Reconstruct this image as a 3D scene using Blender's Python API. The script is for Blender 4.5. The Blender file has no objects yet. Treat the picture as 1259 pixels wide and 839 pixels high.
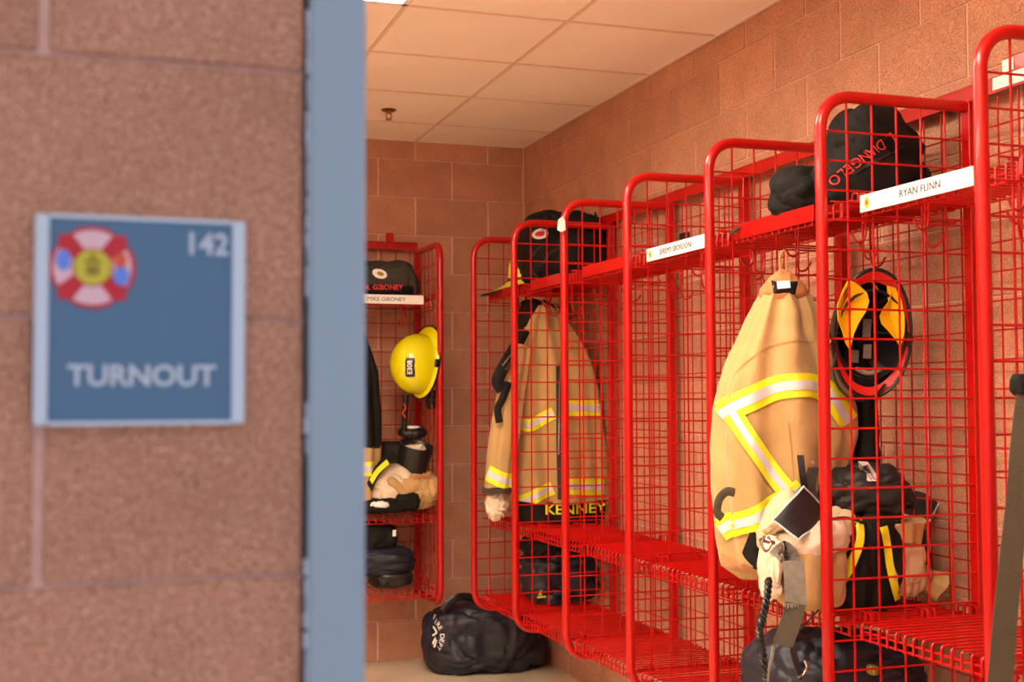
import bpy, bmesh, math, random
from mathutils import Vector, Matrix, noise
from mathutils.bvhtree import BVHTree
PI = math.pi
R = math.radians
COL = bpy.context.scene.collection
SC = bpy.context.scene

# ------------------------------------------------------------------ camera
CAM_H = 1.3587
YAW, PITCH, ROLL, FPX = 0.3257, 0.0464, -0.0039, 1554.15
c_right = Vector((math.cos(YAW), -math.sin(YAW), 0))
c_fwd = Vector((math.sin(YAW)*math.cos(PITCH), math.cos(YAW)*math.cos(PITCH), math.sin(PITCH)))
c_up = c_right.cross(c_fwd)
cr = c_right*math.cos(ROLL) + c_up*math.sin(ROLL)
cu = -c_right*math.sin(ROLL) + c_up*math.cos(ROLL)
cd = bpy.data.cameras.new('camera')
cam = bpy.data.objects.new('camera', cd)
COL.objects.link(cam)
M4 = Matrix((cr, cu, -c_fwd)).transposed().to_4x4()
M4.translation = Vector((0, 0, CAM_H))
cam.matrix_world = M4
cd.sensor_width = 36
cd.lens = FPX/1259*36
cd.clip_start = .02
cd.dof.use_dof = True
cd.dof.focus_distance = 3.9
cd.dof.aperture_fstop = 5.4
SC.camera = cam

# ------------------------------------------------------------------ world, exposure
w = bpy.data.worlds.new('world'); SC.world = w; w.use_nodes = True
bg = w.node_tree.nodes['Background']
bg.inputs[0].default_value = (.84, .84, 1.06, 1)
bg.inputs[1].default_value = .86
SC.view_settings.view_transform = 'Standard'
SC.view_settings.look = 'None'
SC.view_settings.gamma = 1
SC.view_settings.exposure = 0.0
TROFFER = 28.0


def at(u, v, y):
    """point of the photo's pixel (u, v) in the vertical plane at depth y (a measuring aid)"""
    d = c_fwd*FPX + cr*(u-629.5) - cu*(v-419.5)
    k = y/d.y
    return Vector((d.x*k, y, CAM_H + d.z*k))


# ------------------------------------------------------------------ materials
def srgb(r, g, b):
    f = lambda c: c/12.92 if c <= .04045 else ((c+.055)/1.055)**2.4
    return (f(r/255), f(g/255), f(b/255), 1)


def mat(name, col, rough=.5, metal=0, var=0, vscale=8, bump=0, bscale=60, coat=0, spec=.5, emit=None, world=False, sheen=0):
    m = bpy.data.materials.new(name); m.use_nodes = True
    nt = m.node_tree; N = nt.nodes; L = nt.links
    b = N['Principled BSDF']
    b.inputs['Base Color'].default_value = col
    b.inputs['Roughness'].default_value = rough
    b.inputs['Metallic'].default_value = metal
    b.inputs['Specular IOR Level'].default_value = .2 if rough >= .75 else spec
    b.inputs['Coat Weight'].default_value = coat
    b.inputs['Coat Roughness'].default_value = .06
    b.inputs['Sheen Weight'].default_value = sheen
    if emit:
        b.inputs['Emission Color'].default_value = emit[0]
        b.inputs['Emission Strength'].default_value = emit[1]
    if world:
        tc = N.new('ShaderNodeNewGeometry').outputs['Position']
    else:
        tc = N.new('ShaderNodeTexCoord').outputs['Object']
    if var:
        n = N.new('ShaderNodeTexNoise'); n.inputs['Scale'].default_value = vscale; n.inputs['Detail'].default_value = 5
        L.new(tc, n.inputs['Vector'])
        mx = N.new('ShaderNodeMix'); mx.data_type = 'RGBA'; mx.blend_type = 'MULTIPLY'
        mx.inputs[0].default_value = 1
        mx.inputs[6].default_value = col
        rp = N.new('ShaderNodeMapRange'); rp.inputs[1].default_value = .3; rp.inputs[2].default_value = .7
        rp.inputs[3].default_value = 1-var; rp.inputs[4].default_value = 1+var*.5
        L.new(n.outputs['Fac'], rp.inputs[0]); L.new(rp.outputs[0], mx.inputs[7]); L.new(mx.outputs[2], b.inputs['Base Color'])
    if bump:
        n2 = N.new('ShaderNodeTexNoise'); n2.inputs['Scale'].default_value = bscale; n2.inputs['Detail'].default_value = 6
        L.new(tc, n2.inputs['Vector'])
        bp = N.new('ShaderNodeBump'); bp.inputs['Strength'].default_value = bump; bp.inputs['Distance'].default_value = .01
        L.new(n2.outputs['Fac'], bp.inputs['Height']); L.new(bp.outputs[0], b.inputs['Normal'])
    return m


def block_mat(name, base, light, dark):
    """split-grain masonry: aggregate speckle light and dark, pitted relief"""
    m = bpy.data.materials.new(name); m.use_nodes = True
    nt = m.node_tree; N = nt.nodes; L = nt.links; b = N['Principled BSDF']
    b.inputs['Roughness'].default_value = .75
    pos = N.new('ShaderNodeNewGeometry').outputs['Position']
    n1 = N.new('ShaderNodeTexNoise'); n1.inputs['Scale'].default_value = 360; n1.inputs['Detail'].default_value = 3
    n2 = N.new('ShaderNodeTexNoise'); n2.inputs['Scale'].default_value = 400; n2.inputs['Detail'].default_value = 2
    n3 = N.new('ShaderNodeTexNoise'); n3.inputs['Scale'].default_value = 9; n3.inputs['Detail'].default_value = 4
    mp = N.new('ShaderNodeVectorMath'); mp.operation = 'ADD'; mp.inputs[1].default_value = (7.3, 2.1, 9.9)
    L.new(pos, n1.inputs['Vector']); L.new(pos, mp.inputs[0]); L.new(mp.outputs[0], n2.inputs['Vector']); L.new(pos, n3.inputs['Vector'])
    r1 = N.new('ShaderNodeMapRange'); r1.inputs[1].default_value = .53; r1.inputs[2].default_value = .66
    r2 = N.new('ShaderNodeMapRange'); r2.inputs[1].default_value = .56; r2.inputs[2].default_value = .68
    L.new(n1.outputs['Fac'], r1.inputs[0]); L.new(n2.outputs['Fac'], r2.inputs[0])
    m1 = N.new('ShaderNodeMix'); m1.data_type = 'RGBA'; m1.inputs[6].default_value = base; m1.inputs[7].default_value = light
    m2 = N.new('ShaderNodeMix'); m2.data_type = 'RGBA'; m2.inputs[7].default_value = dark
    L.new(r1.outputs[0], m1.inputs[0]); L.new(m1.outputs[2], m2.inputs[6]); L.new(r2.outputs[0], m2.inputs[0])
    oi = N.new('ShaderNodeObjectInfo')
    a = N.new('ShaderNodeMapRange'); a.inputs[3].default_value = .93; a.inputs[4].default_value = 1.07
    L.new(oi.outputs['Random'], a.inputs[0])
    b3 = N.new('ShaderNodeMapRange'); b3.inputs[1].default_value = .3; b3.inputs[2].default_value = .7; b3.inputs[3].default_value = .9; b3.inputs[4].default_value = 1.08
    L.new(n3.outputs['Fac'], b3.inputs[0])
    mm = N.new('ShaderNodeMath'); mm.operation = 'MULTIPLY'; L.new(a.outputs[0], mm.inputs[0]); L.new(b3.outputs[0], mm.inputs[1])
    m3 = N.new('ShaderNodeVectorMath'); m3.operation = 'SCALE'; L.new(m2.outputs[2], m3.inputs[0]); L.new(mm.outputs[0], m3.inputs['Scale'])
    L.new(m3.outputs[0], b.inputs['Base Color'])
    bp = N.new('ShaderNodeBump'); bp.inputs['Strength'].default_value = .9; bp.inputs['Distance'].default_value = .003
    ad = N.new('ShaderNodeMath'); ad.operation = 'SUBTRACT'; L.new(n1.outputs['Fac'], ad.inputs[0]); L.new(r2.outputs[0], ad.inputs[1])
    L.new(ad.outputs[0], bp.inputs['Height']); L.new(bp.outputs[0], b.inputs['Normal'])
    return m


M = dict(
    block=block_mat('masonry block', srgb(206, 148, 116), srgb(240, 192, 160), srgb(146, 92, 66)),
    mortar=mat('mortar', srgb(236, 196, 180), .9, var=.15, vscale=30, bump=.3, bscale=150, world=True),
    ceil=mat('ceiling tile', srgb(250, 236, 222), .9, var=.03, vscale=3, bump=.15, bscale=300, world=True),
    tbar=mat('ceiling grid', srgb(228, 200, 176), .6),
    floor=mat('concrete floor', srgb(222, 206, 180), .38, var=.22, vscale=2.2, bump=.05, bscale=30, world=True),
    red=mat('red powder coat', srgb(178, 7, 5), .32, spec=.35, coat=.3, bump=.02, bscale=90),
    redwire=mat('red wire', srgb(180, 8, 6), .36, spec=.4, coat=.1),
    frame=mat('blue grey paint', srgb(152, 178, 192), .4, var=.04, vscale=3),
    alu=mat('brushed aluminium', srgb(206, 222, 232), .35, metal=.3),
    signblue=mat('sign blue', srgb(84, 124, 156), .45),
    signtext=mat('sign lettering', srgb(198, 216, 228), .5),
    ered=mat('emblem red', srgb(205, 40, 52), .5), epink=mat('emblem pale', srgb(238, 200, 208), .5),
    eyel=mat('emblem yellow', srgb(212, 204, 60), .5), eblue=mat('emblem blue', srgb(110, 150, 240), .5),
    eor=mat('emblem orange', srgb(232, 96, 60), .5), egreen=mat('emblem olive', srgb(150, 130, 40), .5),
    white=mat('white plastic', srgb(246, 244, 242), .4),
    ink=mat('black ink', srgb(46, 46, 50), .6),
    tan=mat('tan cloth', srgb(190, 155, 102), .85, var=.14, vscale=9, bump=.8, bscale=13, sheen=.15),
    tan2=mat('brown tan cloth', srgb(186, 138, 96), .85, var=.16, vscale=14, bump=.35, bscale=45),
    cream=mat('cream cloth', srgb(228, 210, 184), .85, var=.16, vscale=12, bump=.9, bscale=16),
    leather=mat('tan leather', srgb(214, 186, 150), .75, var=.16, vscale=20, bump=.3, bscale=60),
    collar=mat('orange brown cloth', srgb(200, 130, 84), .85, var=.15, vscale=20, bump=.3, bscale=50),
    yel=mat('reflective yellow', srgb(240, 238, 40), .6, bump=.08, bscale=300),
    sil=mat('reflective silver', srgb(212, 214, 222), .35, bump=.08, bscale=300),
    black=mat('black cloth', srgb(25, 24, 23), .75, var=.2, vscale=10, bump=.9, bscale=14),
    blackp=mat('black rubber', srgb(24, 24, 26), .35, bump=.05, bscale=60),
    black2=mat('smooth black fabric', srgb(30, 30, 34), .55, var=.2, vscale=10, bump=.3, bscale=22),
    char=mat('charcoal fabric', srgb(66, 60, 54), .85, var=.15, vscale=12, bump=.3, bscale=40),
    navy=mat('navy nylon', srgb(26, 29, 44), .5, var=.2, vscale=8, bump=.6, bscale=12),
    strap=mat('olive grey webbing', srgb(86, 80, 66), .8, bump=.5, bscale=260),
    gstrap=mat('grey webbing', srgb(136, 130, 120), .8, var=.2, vscale=60, bump=.5, bscale=260),
    helm=mat('yellow helmet shell', srgb(236, 232, 12), .22, coat=.6),
    limehelm=mat('faded lime helmet shell', srgb(236, 240, 60), .3, coat=.4),
    blackhelm=mat('black helmet shell', srgb(26, 24, 24), .3, coat=.4),
    flap=mat('yellow ear flap', srgb(240, 190, 20), .8, bump=.2, bscale=50),
    redlin=mat('red underbrim', srgb(206, 32, 24), .45),
    chrome=mat('steel', srgb(190, 190, 190), .25, metal=1),
    brass=mat('brass', srgb(150, 110, 70), .35, metal=.9),
    redtext=mat('red thread', srgb(214, 48, 44), .7), piping=mat('white piping', srgb(214, 218, 226), .5),
    lamp=mat('lamp diffuser', srgb(255, 250, 240), .5, emit=((1, .87, .69, 1), TROFFER)),
    hallfill=mat('hall fill diffuser', srgb(245, 250, 255), .5, emit=((.9, .88, 1, 1), 2.4)),  # glow of the added, unseen hall lamps
    steel=mat('grey steel', srgb(150, 152, 150), .4, metal=.6),
)


# ------------------------------------------------------------------ mesh tools
class MB:
    def __init__(s): s.v = []; s.f = []; s.m = []

    def add(s, v, f, mi=0):
        o = len(s.v); s.v += [Vector(p) for p in v]; s.f += [[i+o for i in q] for q in f]; s.m += [mi]*len(f)

    def box(s, a, b, bev=0, mi=0):
        x0, y0, z0 = a; x1, y1, z1 = b
        if not bev:
            v = [(x, y, z) for x in (x0, x1) for y in (y0, y1) for z in (z0, z1)]
            f = [(0, 1, 3, 2), (4, 6, 7, 5), (0, 4, 5, 1), (2, 3, 7, 6), (0, 2, 6, 4), (1, 5, 7, 3)]
            s.add(v, f, mi); return s
        bm = bmesh.new(); bmesh.ops.create_cube(bm, size=1)
        for v in bm.verts: v.co = Vector(((x0+x1)/2+v.co.x*(x1-x0), (y0+y1)/2+v.co.y*(y1-y0), (z0+z1)/2+v.co.z*(z1-z0)))
        bmesh.ops.bevel(bm, geom=bm.edges[:], offset=bev, segments=1, affect='EDGES')
        bm.verts.index_update()
        s.add([v.co.copy() for v in bm.verts], [[v.index for v in f.verts] for f in bm.faces], mi); bm.free(); return s

    def tube(s, path, r, n=8, caps=True, closed=False, mi=0, flat=1.0, up=None):
        P = [Vector(p) for p in path]; k = len(P)
        rr = r if isinstance(r, (list, tuple)) else [r]*k
        t0 = (P[1]-P[0]).normalized()
        a = up.copy() if up else (Vector((0, 0, 1)) if abs(t0.z) < .9 else Vector((1, 0, 0)))
        a = (a - t0*a.dot(t0)).normalized()
        vs = []
        for i in range(k):
            if closed: t = (P[(i+1) % k]-P[i-1]).normalized()
            else: t = (P[min(i+1, k-1)]-P[max(i-1, 0)]).normalized()
            a = (a - t*a.dot(t)).normalized(); b = t.cross(a)
            for j in range(n):
                q = 2*PI*j/n
                vs.append(P[i]+a*math.cos(q)*rr[i]+b*math.sin(q)*rr[i]*flat)
        fs = []
        for i in range(k if closed else k-1):
            for j in range(n):
                i2 = (i+1) % k
                fs.append((i*n+j, i*n+(j+1) % n, i2*n+(j+1) % n, i2*n+j))
        if caps and not closed:
            fs.append(list(range(n))[::-1]); fs.append([(k-1)*n+j for j in range(n)])
        s.add(vs, fs, mi); return s

    def build(s, name, mats, parent=None, smooth=False, loc=None):
        me = bpy.data.meshes.new(name)
        me.from_pydata(s.v, [], s.f)
        for m in (mats if isinstance(mats, (list, tuple)) else [mats]): me.materials.append(m)
        me.polygons.foreach_set('material_index', s.m)
        if smooth: me.polygons.foreach_set('use_smooth', [True]*len(s.f))
        me.validate(); me.update()
        bm = bmesh.new(); bm.from_mesh(me); bmesh.ops.recalc_face_normals(bm, faces=bm.faces[:]); bm.to_mesh(me); bm.free()
        if smooth:
            try: me.set_sharp_from_angle(angle=R(50))
            except Exception: pass
        o = bpy.data.objects.new(name, me); COL.objects.link(o)
        if parent: o.parent = parent
        if loc: o.location = loc
        return o


def fillet(P, r, n=6):
    P = [Vector(p) for p in P]; out = [P[0]]
    for i in range(1, len(P)-1):
        a = (P[i-1]-P[i]); b = (P[i+1]-P[i]); la, lb = a.length, b.length; a.normalize(); b.normalize()
        d = min(r, la*.49, lb*.49)
        p0, p1 = P[i]+a*d, P[i]+b*d
        for k in range(n+1):
            t = k/n; ang = t
            # rounded corner as a circular-like blend
            q = (1-t)**2*p0+2*t*(1-t)*(P[i]*.83+(p0+p1)*.085)+t*t*p1
            out.append(q)
    out.append(P[-1]); return out


def smooth_path(P, n=6):
    P = [Vector(p) for p in P]; out = []
    for i in range(len(P)-1):
        p0 = P[max(i-1, 0)]; p1 = P[i]; p2 = P[i+1]; p3 = P[min(i+2, len(P)-1)]
        for k in range(n):
            t = k/n
            out.append(.5*((2*p1)+(-p0+p2)*t+(2*p0-5*p1+4*p2-p3)*t*t+(-p0+3*p1-3*p2+p3)*t**3))
    out.append(P[-1]); return out


def tag(o, label=None, cat=None, group=None, kind=None):
    if label: o['label'] = label
    if cat: o['category'] = cat
    if group: o['group'] = group
    if kind: o['kind'] = kind
    return o


def thing(name, label, cat, loc=(0, 0, 0), rz=0, group=None):
    o = bpy.data.objects.new(name, None); COL.objects.link(o); o.empty_display_size = .1
    o.location = loc; o.rotation_euler = (0, 0, rz)
    return tag(o, label, cat, group)


def copy_tree(o, parent=None):
    c = o.copy(); COL.objects.link(c); c.parent = parent
    for ch in list(o.children): copy_tree(ch, c)
    return c


# soft bodies -------------------------------------------------------
def sgnpow(x, e): return math.copysign(abs(x)**e, x)


def folds(p, amp, fq, seed, stretch):
    q = Vector((p.x*stretch[0], p.y*stretch[1], p.z*stretch[2]))*fq + Vector((seed*3.1, seed*1.7, seed*5.3))
    wv = Vector((noise.noise(q*.7), noise.noise(q*.7+Vector((5, 5, 5))), noise.noise(q*.7+Vector((9, 2, 7)))))
    q = q*.75+wv*.9
    a = abs(noise.noise(q)); b = abs(noise.noise(q*2.1+Vector((4, 1, 9)))); c = abs(noise.noise(q*4.4+Vector((9, 5, 2))))
    # rounded pillows between sharp valleys, finer creases on top
    return amp*(1.5*(min(a, .5)**.7-.35)+.75*(min(b, .5)**.7-.3)+.38*(min(c, .5)**.7-.3))


def blob(mb, c, h, e=(.6, .6), rz=0, rx=0, ry=0, amp=.02, fq=9, seed=1, stretch=(1, 1, 1), floor=None, n=(96, 60), taper=0, mi=0, sag=0):
    """cloth-like rounded body: superquadric with creases, optionally resting flat on z=floor"""
    c = Vector(c); vs = []; fs = []; nu, nv = n
    Rm = Matrix.Rotation(rz, 3, 'Z') @ Matrix.Rotation(rx, 3, 'X') @ Matrix.Rotation(ry, 3, 'Y')
    for i in range(nv+1):
        ph = -PI/2+PI*i/nv
        for j in range(nu):
            th = 2*PI*j/nu
            cx = sgnpow(math.cos(ph), e[1])
            p = Vector((h[0]*cx*sgnpow(math.cos(th), e[0]), h[1]*cx*sgnpow(math.sin(th), e[0]), h[2]*sgnpow(math.sin(ph), e[1])))
            k = 1-taper*(p.z/h[2])
            p.x *= k; p.y *= k
            if sag: p.z -= sag*h[2]*max(0, (p.x/h[0]))**2
            nrm = Vector((p.x/h[0]**2, p.y/h[1]**2, p.z/h[2]**2)).normalized()
            p += nrm*folds(p+c, amp, fq, seed, stretch)
            p = Rm @ p + c
            if floor is not None and p.z < floor: p.z = floor + (p.z-floor)*.02
            vs.append(p)
    for i in range(nv):
        for j in range(nu):
            fs.append((i*nu+j, i*nu+(j+1) % nu, (i+1)*nu+(j+1) % nu, (i+1)*nu+j))
    mb.add(vs, fs, mi)
    return mb


def loft(mb, rows, nu=64, amp=.012, k=7, seed=0, mi=0, e=.85, yskew=0):
    """rows: (z, cx, cy, halfx, halfy, foldscale) from top to bottom; vertical drapery folds"""
    vs = []; fs = []; rows = [tuple(r) for r in rows]
    R2 = []
    for i in range(len(rows)-1):
        for t in (0, .25, .5, .75):
            R2.append(tuple(a+(b-a)*t for a, b in zip(rows[i], rows[i+1])))
    R2.append(rows[-1])
    for (z, cx, cy, hx, hy, fs_) in R2:
        for j in range(nu):
            a = 2*PI*j/nu
            f = amp*fs_*(math.sin(k*a+seed+z*2.2)+.6*math.sin((k+4)*a-seed*2+z*3.1)+.9*noise.noise(Vector((a*1.3+seed, z*3, seed))))
            f += .5*amp*(noise.noise(Vector((math.cos(a)*4, math.sin(a)*4, z*14+seed))))
            x = (hx+f*.5)*sgnpow(math.cos(a), e); y = (hy+f)*sgnpow(math.sin(a), e)
            vs.append((cx+x, cy+y, z+.006*fs_*math.sin(3*a+seed)))
    n = len(R2)
    for i in range(n-1):
        for j in range(nu):
            fs.append((i*nu+j, i*nu+(j+1) % nu, (i+1)*nu+(j+1) % nu, (i+1)*nu+j))
    fs.append(list(range(nu))); fs.append([(n-1)*nu+j for j in range(nu)][::-1])
    mb.add(vs, fs, mi)
    return mb


def bvh_of(*objs):
    v = []; f = []
    for o in objs:
        b = len(v); mw = Matrix.Identity(4)
        v += [x.co.copy() for x in o.data.vertices]
        f += [[i+b for i in p.vertices] for p in o.data.polygons]
    return BVHTree.FromPolygons(v, f)


VIEW = Vector((math.sin(R(24)), math.cos(R(24)), 0))


def band(mb, bvh, path, width, d=VIEW, off=.003, n=24, nw=3, mi=0, back=.6, side=None, thick=.0025):
    """a strip of webbing or tape lying on a surface: centre line `path` (world), laid along d onto the surface"""
    path = smooth_path(path, max(2, n//max(1, len(path)-1)))
    G = []
    for i, p in enumerate(path):
        t = (path[min(i+1, len(path)-1)]-path[max(i-1, 0)]).normalized()
        s_ = side or d.cross(t).normalized()
        row = []
        for k in range(nw+1):
            q = p + s_*width*(k/nw-.5)
            hit = bvh.ray_cast(q-d*back, d, back*2.4)
            row.append(hit[0]-d*off if hit[0] else None)
        G.append(row)
    vs = []; idx = {}
    def vid(i, k, z):
        if (i, k, z) not in idx:
            idx[(i, k, z)] = len(vs); vs.append(G[i][k]-d*(thick if z else 0))
        return idx[(i, k, z)]
    fs = []
    for i in range(len(G)-1):
        for k in range(nw):
            c = [(i, k), (i, k+1), (i+1, k+1), (i+1, k)]
            if any(G[a][b_] is None for a, b_ in c): continue
            dd = [(G[a][b_]).dot(d) for a, b_ in c]
            if max(dd)-min(dd) > .07: continue
            fs.append([vid(a, b_, 1) for a, b_ in c])
            fs.append([vid(a, b_, 0) for a, b_ in c][::-1])
            if k == 0: fs.append([vid(i, 0, 1), vid(i+1, 0, 1), vid(i+1, 0, 0), vid(i, 0, 0)])
            if k == nw-1: fs.append([vid(i, nw, 1), vid(i+1, nw, 1), vid(i+1, nw, 0), vid(i, nw, 0)])
    mb.add(vs, fs, mi)
    return mb


def tri_stripe(name_parent, bvh, path, width, d=VIEW, off=.004, base=.0):
    """yellow tape with a silver middle: returns two parts"""
    a = band(MB(), bvh, path, width, d, off, n=40, nw=6).build('reflective_stripe', M['yel'], name_parent, True)
    band(MB(), bvh, path, width*.38, d, off+.003, n=40, nw=3).build('silver_tape', M['sil'], a, True)
    return a


def text(body, size, m, parent, origin, ux, uy, name='lettering', bvh=None, d=None, off=.002, extrude=.0006, align='CENTER', bold=0, stretch=1):
    cu_ = bpy.data.curves.new('t', 'FONT'); cu_.body = body; cu_.size = size; cu_.align_x = align; cu_.align_y = 'CENTER'
    cu_.resolution_u = 3; cu_.offset = bold
    if not bvh: cu_.extrude = extrude
    to = bpy.data.objects.new('t', cu_); COL.objects.link(to)
    dg = bpy.context.evaluated_depsgraph_get()
    me = bpy.data.meshes.new_from_object(to.evaluated_get(dg))
    bpy.data.objects.remove(to); bpy.data.curves.remove(cu_)
    me.name = name
    ux = Vector(ux).normalized(); uy = Vector(uy).normalized(); uz = ux.cross(uy)
    for v in me.vertices:
        p = Vector(origin)+ux*v.co.x*stretch+uy*v.co.y+uz*v.co.z
        if bvh:
            h = bvh.ray_cast(p-d*.6, d, 1.4)
            if h[0]: p = h[0]-d*off
        v.co = p
    me.materials.clear(); me.materials.append(m)
    o = bpy.data.objects.new(name, me); COL.objects.link(o); o.parent = parent
    return o


def prism(mb, pts, origin, ux, uy, th, mi=0):
    ux = Vector(ux); uy = Vector(uy); uz = ux.cross(uy).normalized(); o = Vector(origin); n = len(pts)
    a = [o+ux*x+uy*y for x, y in pts]; b = [p+uz*th for p in a]
    mb.add(a+b, [list(range(n))[::-1], [n+i for i in range(n)]]+[(i, (i+1) % n, n+(i+1) % n, n+i) for i in range(n)], mi)
    return mb


def patch(mb, bvh, pts, origin, ux, uy, d=VIEW, off=.003, mi=0, rings=4):
    """flat patch sewn on a surface: polygon filled with rings toward its centre and laid along d"""
    ux = Vector(ux).normalized(); uy = Vector(uy).normalized(); o = Vector(origin); n = len(pts)
    vs = []; fs = []
    for r in range(rings+1):
        k = 1-r/rings
        for x, y in pts:
            p = o+ux*x*k+uy*y*k
            h = bvh.ray_cast(p-d*.6, d, 1.4); vs.append(h[0]-d*off if h[0] else p)
    for r in range(rings):
        for i in range(n): fs.append((r*n+i, r*n+(i+1) % n, (r+1)*n+(i+1) % n, (r+1)*n+i))
    mb.add(vs, fs, mi); return mb


def ellipse(a, b, n=20): return [(a*math.cos(2*PI*i/n), b*math.sin(2*PI*i/n)) for i in range(n)]


def place(mbs, mtx):
    for v in mbs.v: v.xyz = mtx @ v
    return mbs


# ------------------------------------------------------------------ SETTING
CO = .2032; BL = .4064; J = .0045
XW = 2.276; YB = 6.528; ZC = 2.743; XL = 1.664-.6096*6; YF0, YF1 = 1.02, 1.21
block_cache = {}


def block_mesh(l, h, t=.012):
    k = (round(l, 4), round(h, 4))
    if k not in block_cache:
        # local: x along wall, z up, face towards -y (y=0), back at y=t
        mb = MB().box((J, 0, .0022), (l-J, t, h-.0014), .0018)
        o = mb.build('block', M['block']); block_cache[k] = o.data; bpy.data.objects.remove(o)
    return block_cache[k]


def block_wall(parent, origin, ux, length, shift, z0=0, z1=ZC, keep=lambda a, b, z: True, first=0):
    """running bond of blocks along ux from origin; face normal = ux x z reversed"""
    ux = Vector(ux); ang = math.atan2(ux.y, ux.x)
    row = 0; z = 0
    while z < ZC-.01:
        h = min(CO, ZC-z)
        a = -BL + ((shift + (BL/2 if row % 2 else 0)) % BL)
        while a < length:
            s, e = max(a, 0), min(a+BL, length)
            if e-s > .02 and keep(s, e, z+h/2):
                for (s2, e2) in keep_segments(keep, s, e, z+h/2):
                    o = bpy.data.objects.new('block', block_mesh(e2-s2, h)); COL.objects.link(o)
                    o.parent = parent; o.location = Vector(origin)+ux*s2+Vector((0, 0, z))
                    o.rotation_euler = (0, 0, ang)
            a += BL
        z += CO; row += 1


def keep_segments(keep, s, e, z):
    r = keep(s, e, z)
    return [(s, e)] if r is True else r


D = .012
# back wall: faces -y
wb = MB().box((XL-.2, YB+.004, 0), (XW+.2, YB+.2, ZC+.12)).build('wall_back', M['mortar']); tag(wb, kind='structure')
# right wall faces -x  (ux = -y so that face normal is -x)
wr = MB().box((XW+.004, YF0, 0), (XW+.2, YB+.004, ZC+.12)).build('wall_right', M['mortar']); tag(wr, kind='structure')
wl = MB().box((XL-.2, YF1, 0), (XL-.004, YB, ZC+.12)).build('wall_left', M['mortar']); tag(wl, kind='structure')
# block joints measured on the photo: back wall joint columns, right wall joint at y=jy in the 12th course
xj = at(465, 217, YB).x     # vertical joint at the left in the course above course line 12
block_wall(wb, (XL, YB, 0), (1, 0, 0), XW-XL, (xj-XL) % BL)
# right wall: course index 11 (row 11 -> odd) has joints at y = 2.840 + k*.4064
sh = (YB-2.8398) % BL
block_wall(wr, (XW, YB, 0), (0, -1, 0), YB-YF1, (sh - BL/2) % BL)
block_wall(wl, (XL, YF1, 0), (0, 1, 0), YB-YF1, .1)
# front wall with the doorway
DX0, DX1, DH = .171, 1.14, 2.19
wf = MB().box((-2.4, YF0+.005, 0), (DX0-.004, YF1, ZC+.12)).box((DX1+.05, YF0+.005, 0), (XW+.2, YF1, ZC+.12)).box((DX0-.004, YF0+.005, DH), (DX1+.05, YF1, ZC+.12))
wf = wf.build('wall_front', M['mortar']); tag(wf, kind='structure')


def kf(s, e, z):
    a, b = s-2.4, e-2.4
    if z > DH: return True
    out = []
    if a < DX0: out.append((s, min(e, DX0+2.4)))
    if b > DX1+.05: out.append((max(s, DX1+.05+2.4), e))
    return [q for q in out if q[1]-q[0] > .015]


# rows with a joint at x=-.033 are the even courses 6 and 8
block_wall(wf, (-2.4, YF0, 0), (1, 0, 0), XW+.2+2.4, (-.033+2.4) % BL, keep=kf)

# floor, ceiling
fl = MB().box((-2.6, -2.6, -.1), (XW+.2, YB+.2, 0)).build('floor', M['floor']); tag(fl, kind='structure')
ce = MB().box((XL-.2, YF0, ZC+.12), (XW+.2, YB+.2, ZC+.2)).build('ceiling', M['tbar']); tag(ce, kind='structure')
TS = .6096
tm = MB().box((.006, .006, 0), (TS-.006, TS-.006, .012), .003).build('ceiling_tile', M['ceil'], ce)
tm.location = (XL, 6.095-TS, ZC+.002)
lamps = [(.4448, 3.047), (.4448, 5.4855-3*TS-3*TS-.6096*.0-.0, 0)]
lamp_cells = {(4, 4), (4, 3), (4, 0), (4, 1), (1, 3), (1, 4), (1, 0), (1, 1)}
cols = [XL+TS*i for i in range(7)]
rows = [6.095-TS*8+TS*i for i in range(9)]        # last row is the cut one by the back wall
for ci in range(7):
    for ri in range(-1, 9):
        if (ci, ri) in lamp_cells: continue
        x0 = cols[ci]; y0 = 6.095-TS*8+TS*ri
        x1 = min(x0+TS, XW-.012); y1 = min(y0+TS, YB-.012)
        ya = max(y0, YF1+.01)
        if y1-ya < .05: continue
        if x1-x0 > TS-.02 and y1-ya > TS-.02:
            if (ci, ri) == (0, 7): tm.location = (x0, y0, ZC+.002); continue
            o = tm.copy(); COL.objects.link(o); o.parent = ce; o.location = (x0, y0, ZC+.002)
        else:
            MB().box((x0+.006, ya+.006, ZC+.002), (x1-.004, y1-.004, ZC+.014), .003).build('ceiling_tile', M['ceil'], ce)
# T-bars
tb = MB()
for x in cols[1:]: tb.box((x-.007, YF1, ZC-.001), (x+.007, YB, ZC+.012))
for i in range(-1, 9):
    y = 6.095-TS*8+TS*i
    if y > YF1: tb.box((XL, y-.007, ZC-.0015), (XW, y+.007, ZC+.012))
tb.build('ceiling_grid', M['tbar'], ce)
wt = MB().box((XL, YB-.018, ZC-.001), (XW, YB, ZC+.016)).box((XW-.018, YF1, ZC-.001), (XW, YB, ZC+.016))
tag(wt.build('trim_1', M['ceil']), kind='structure')

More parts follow.
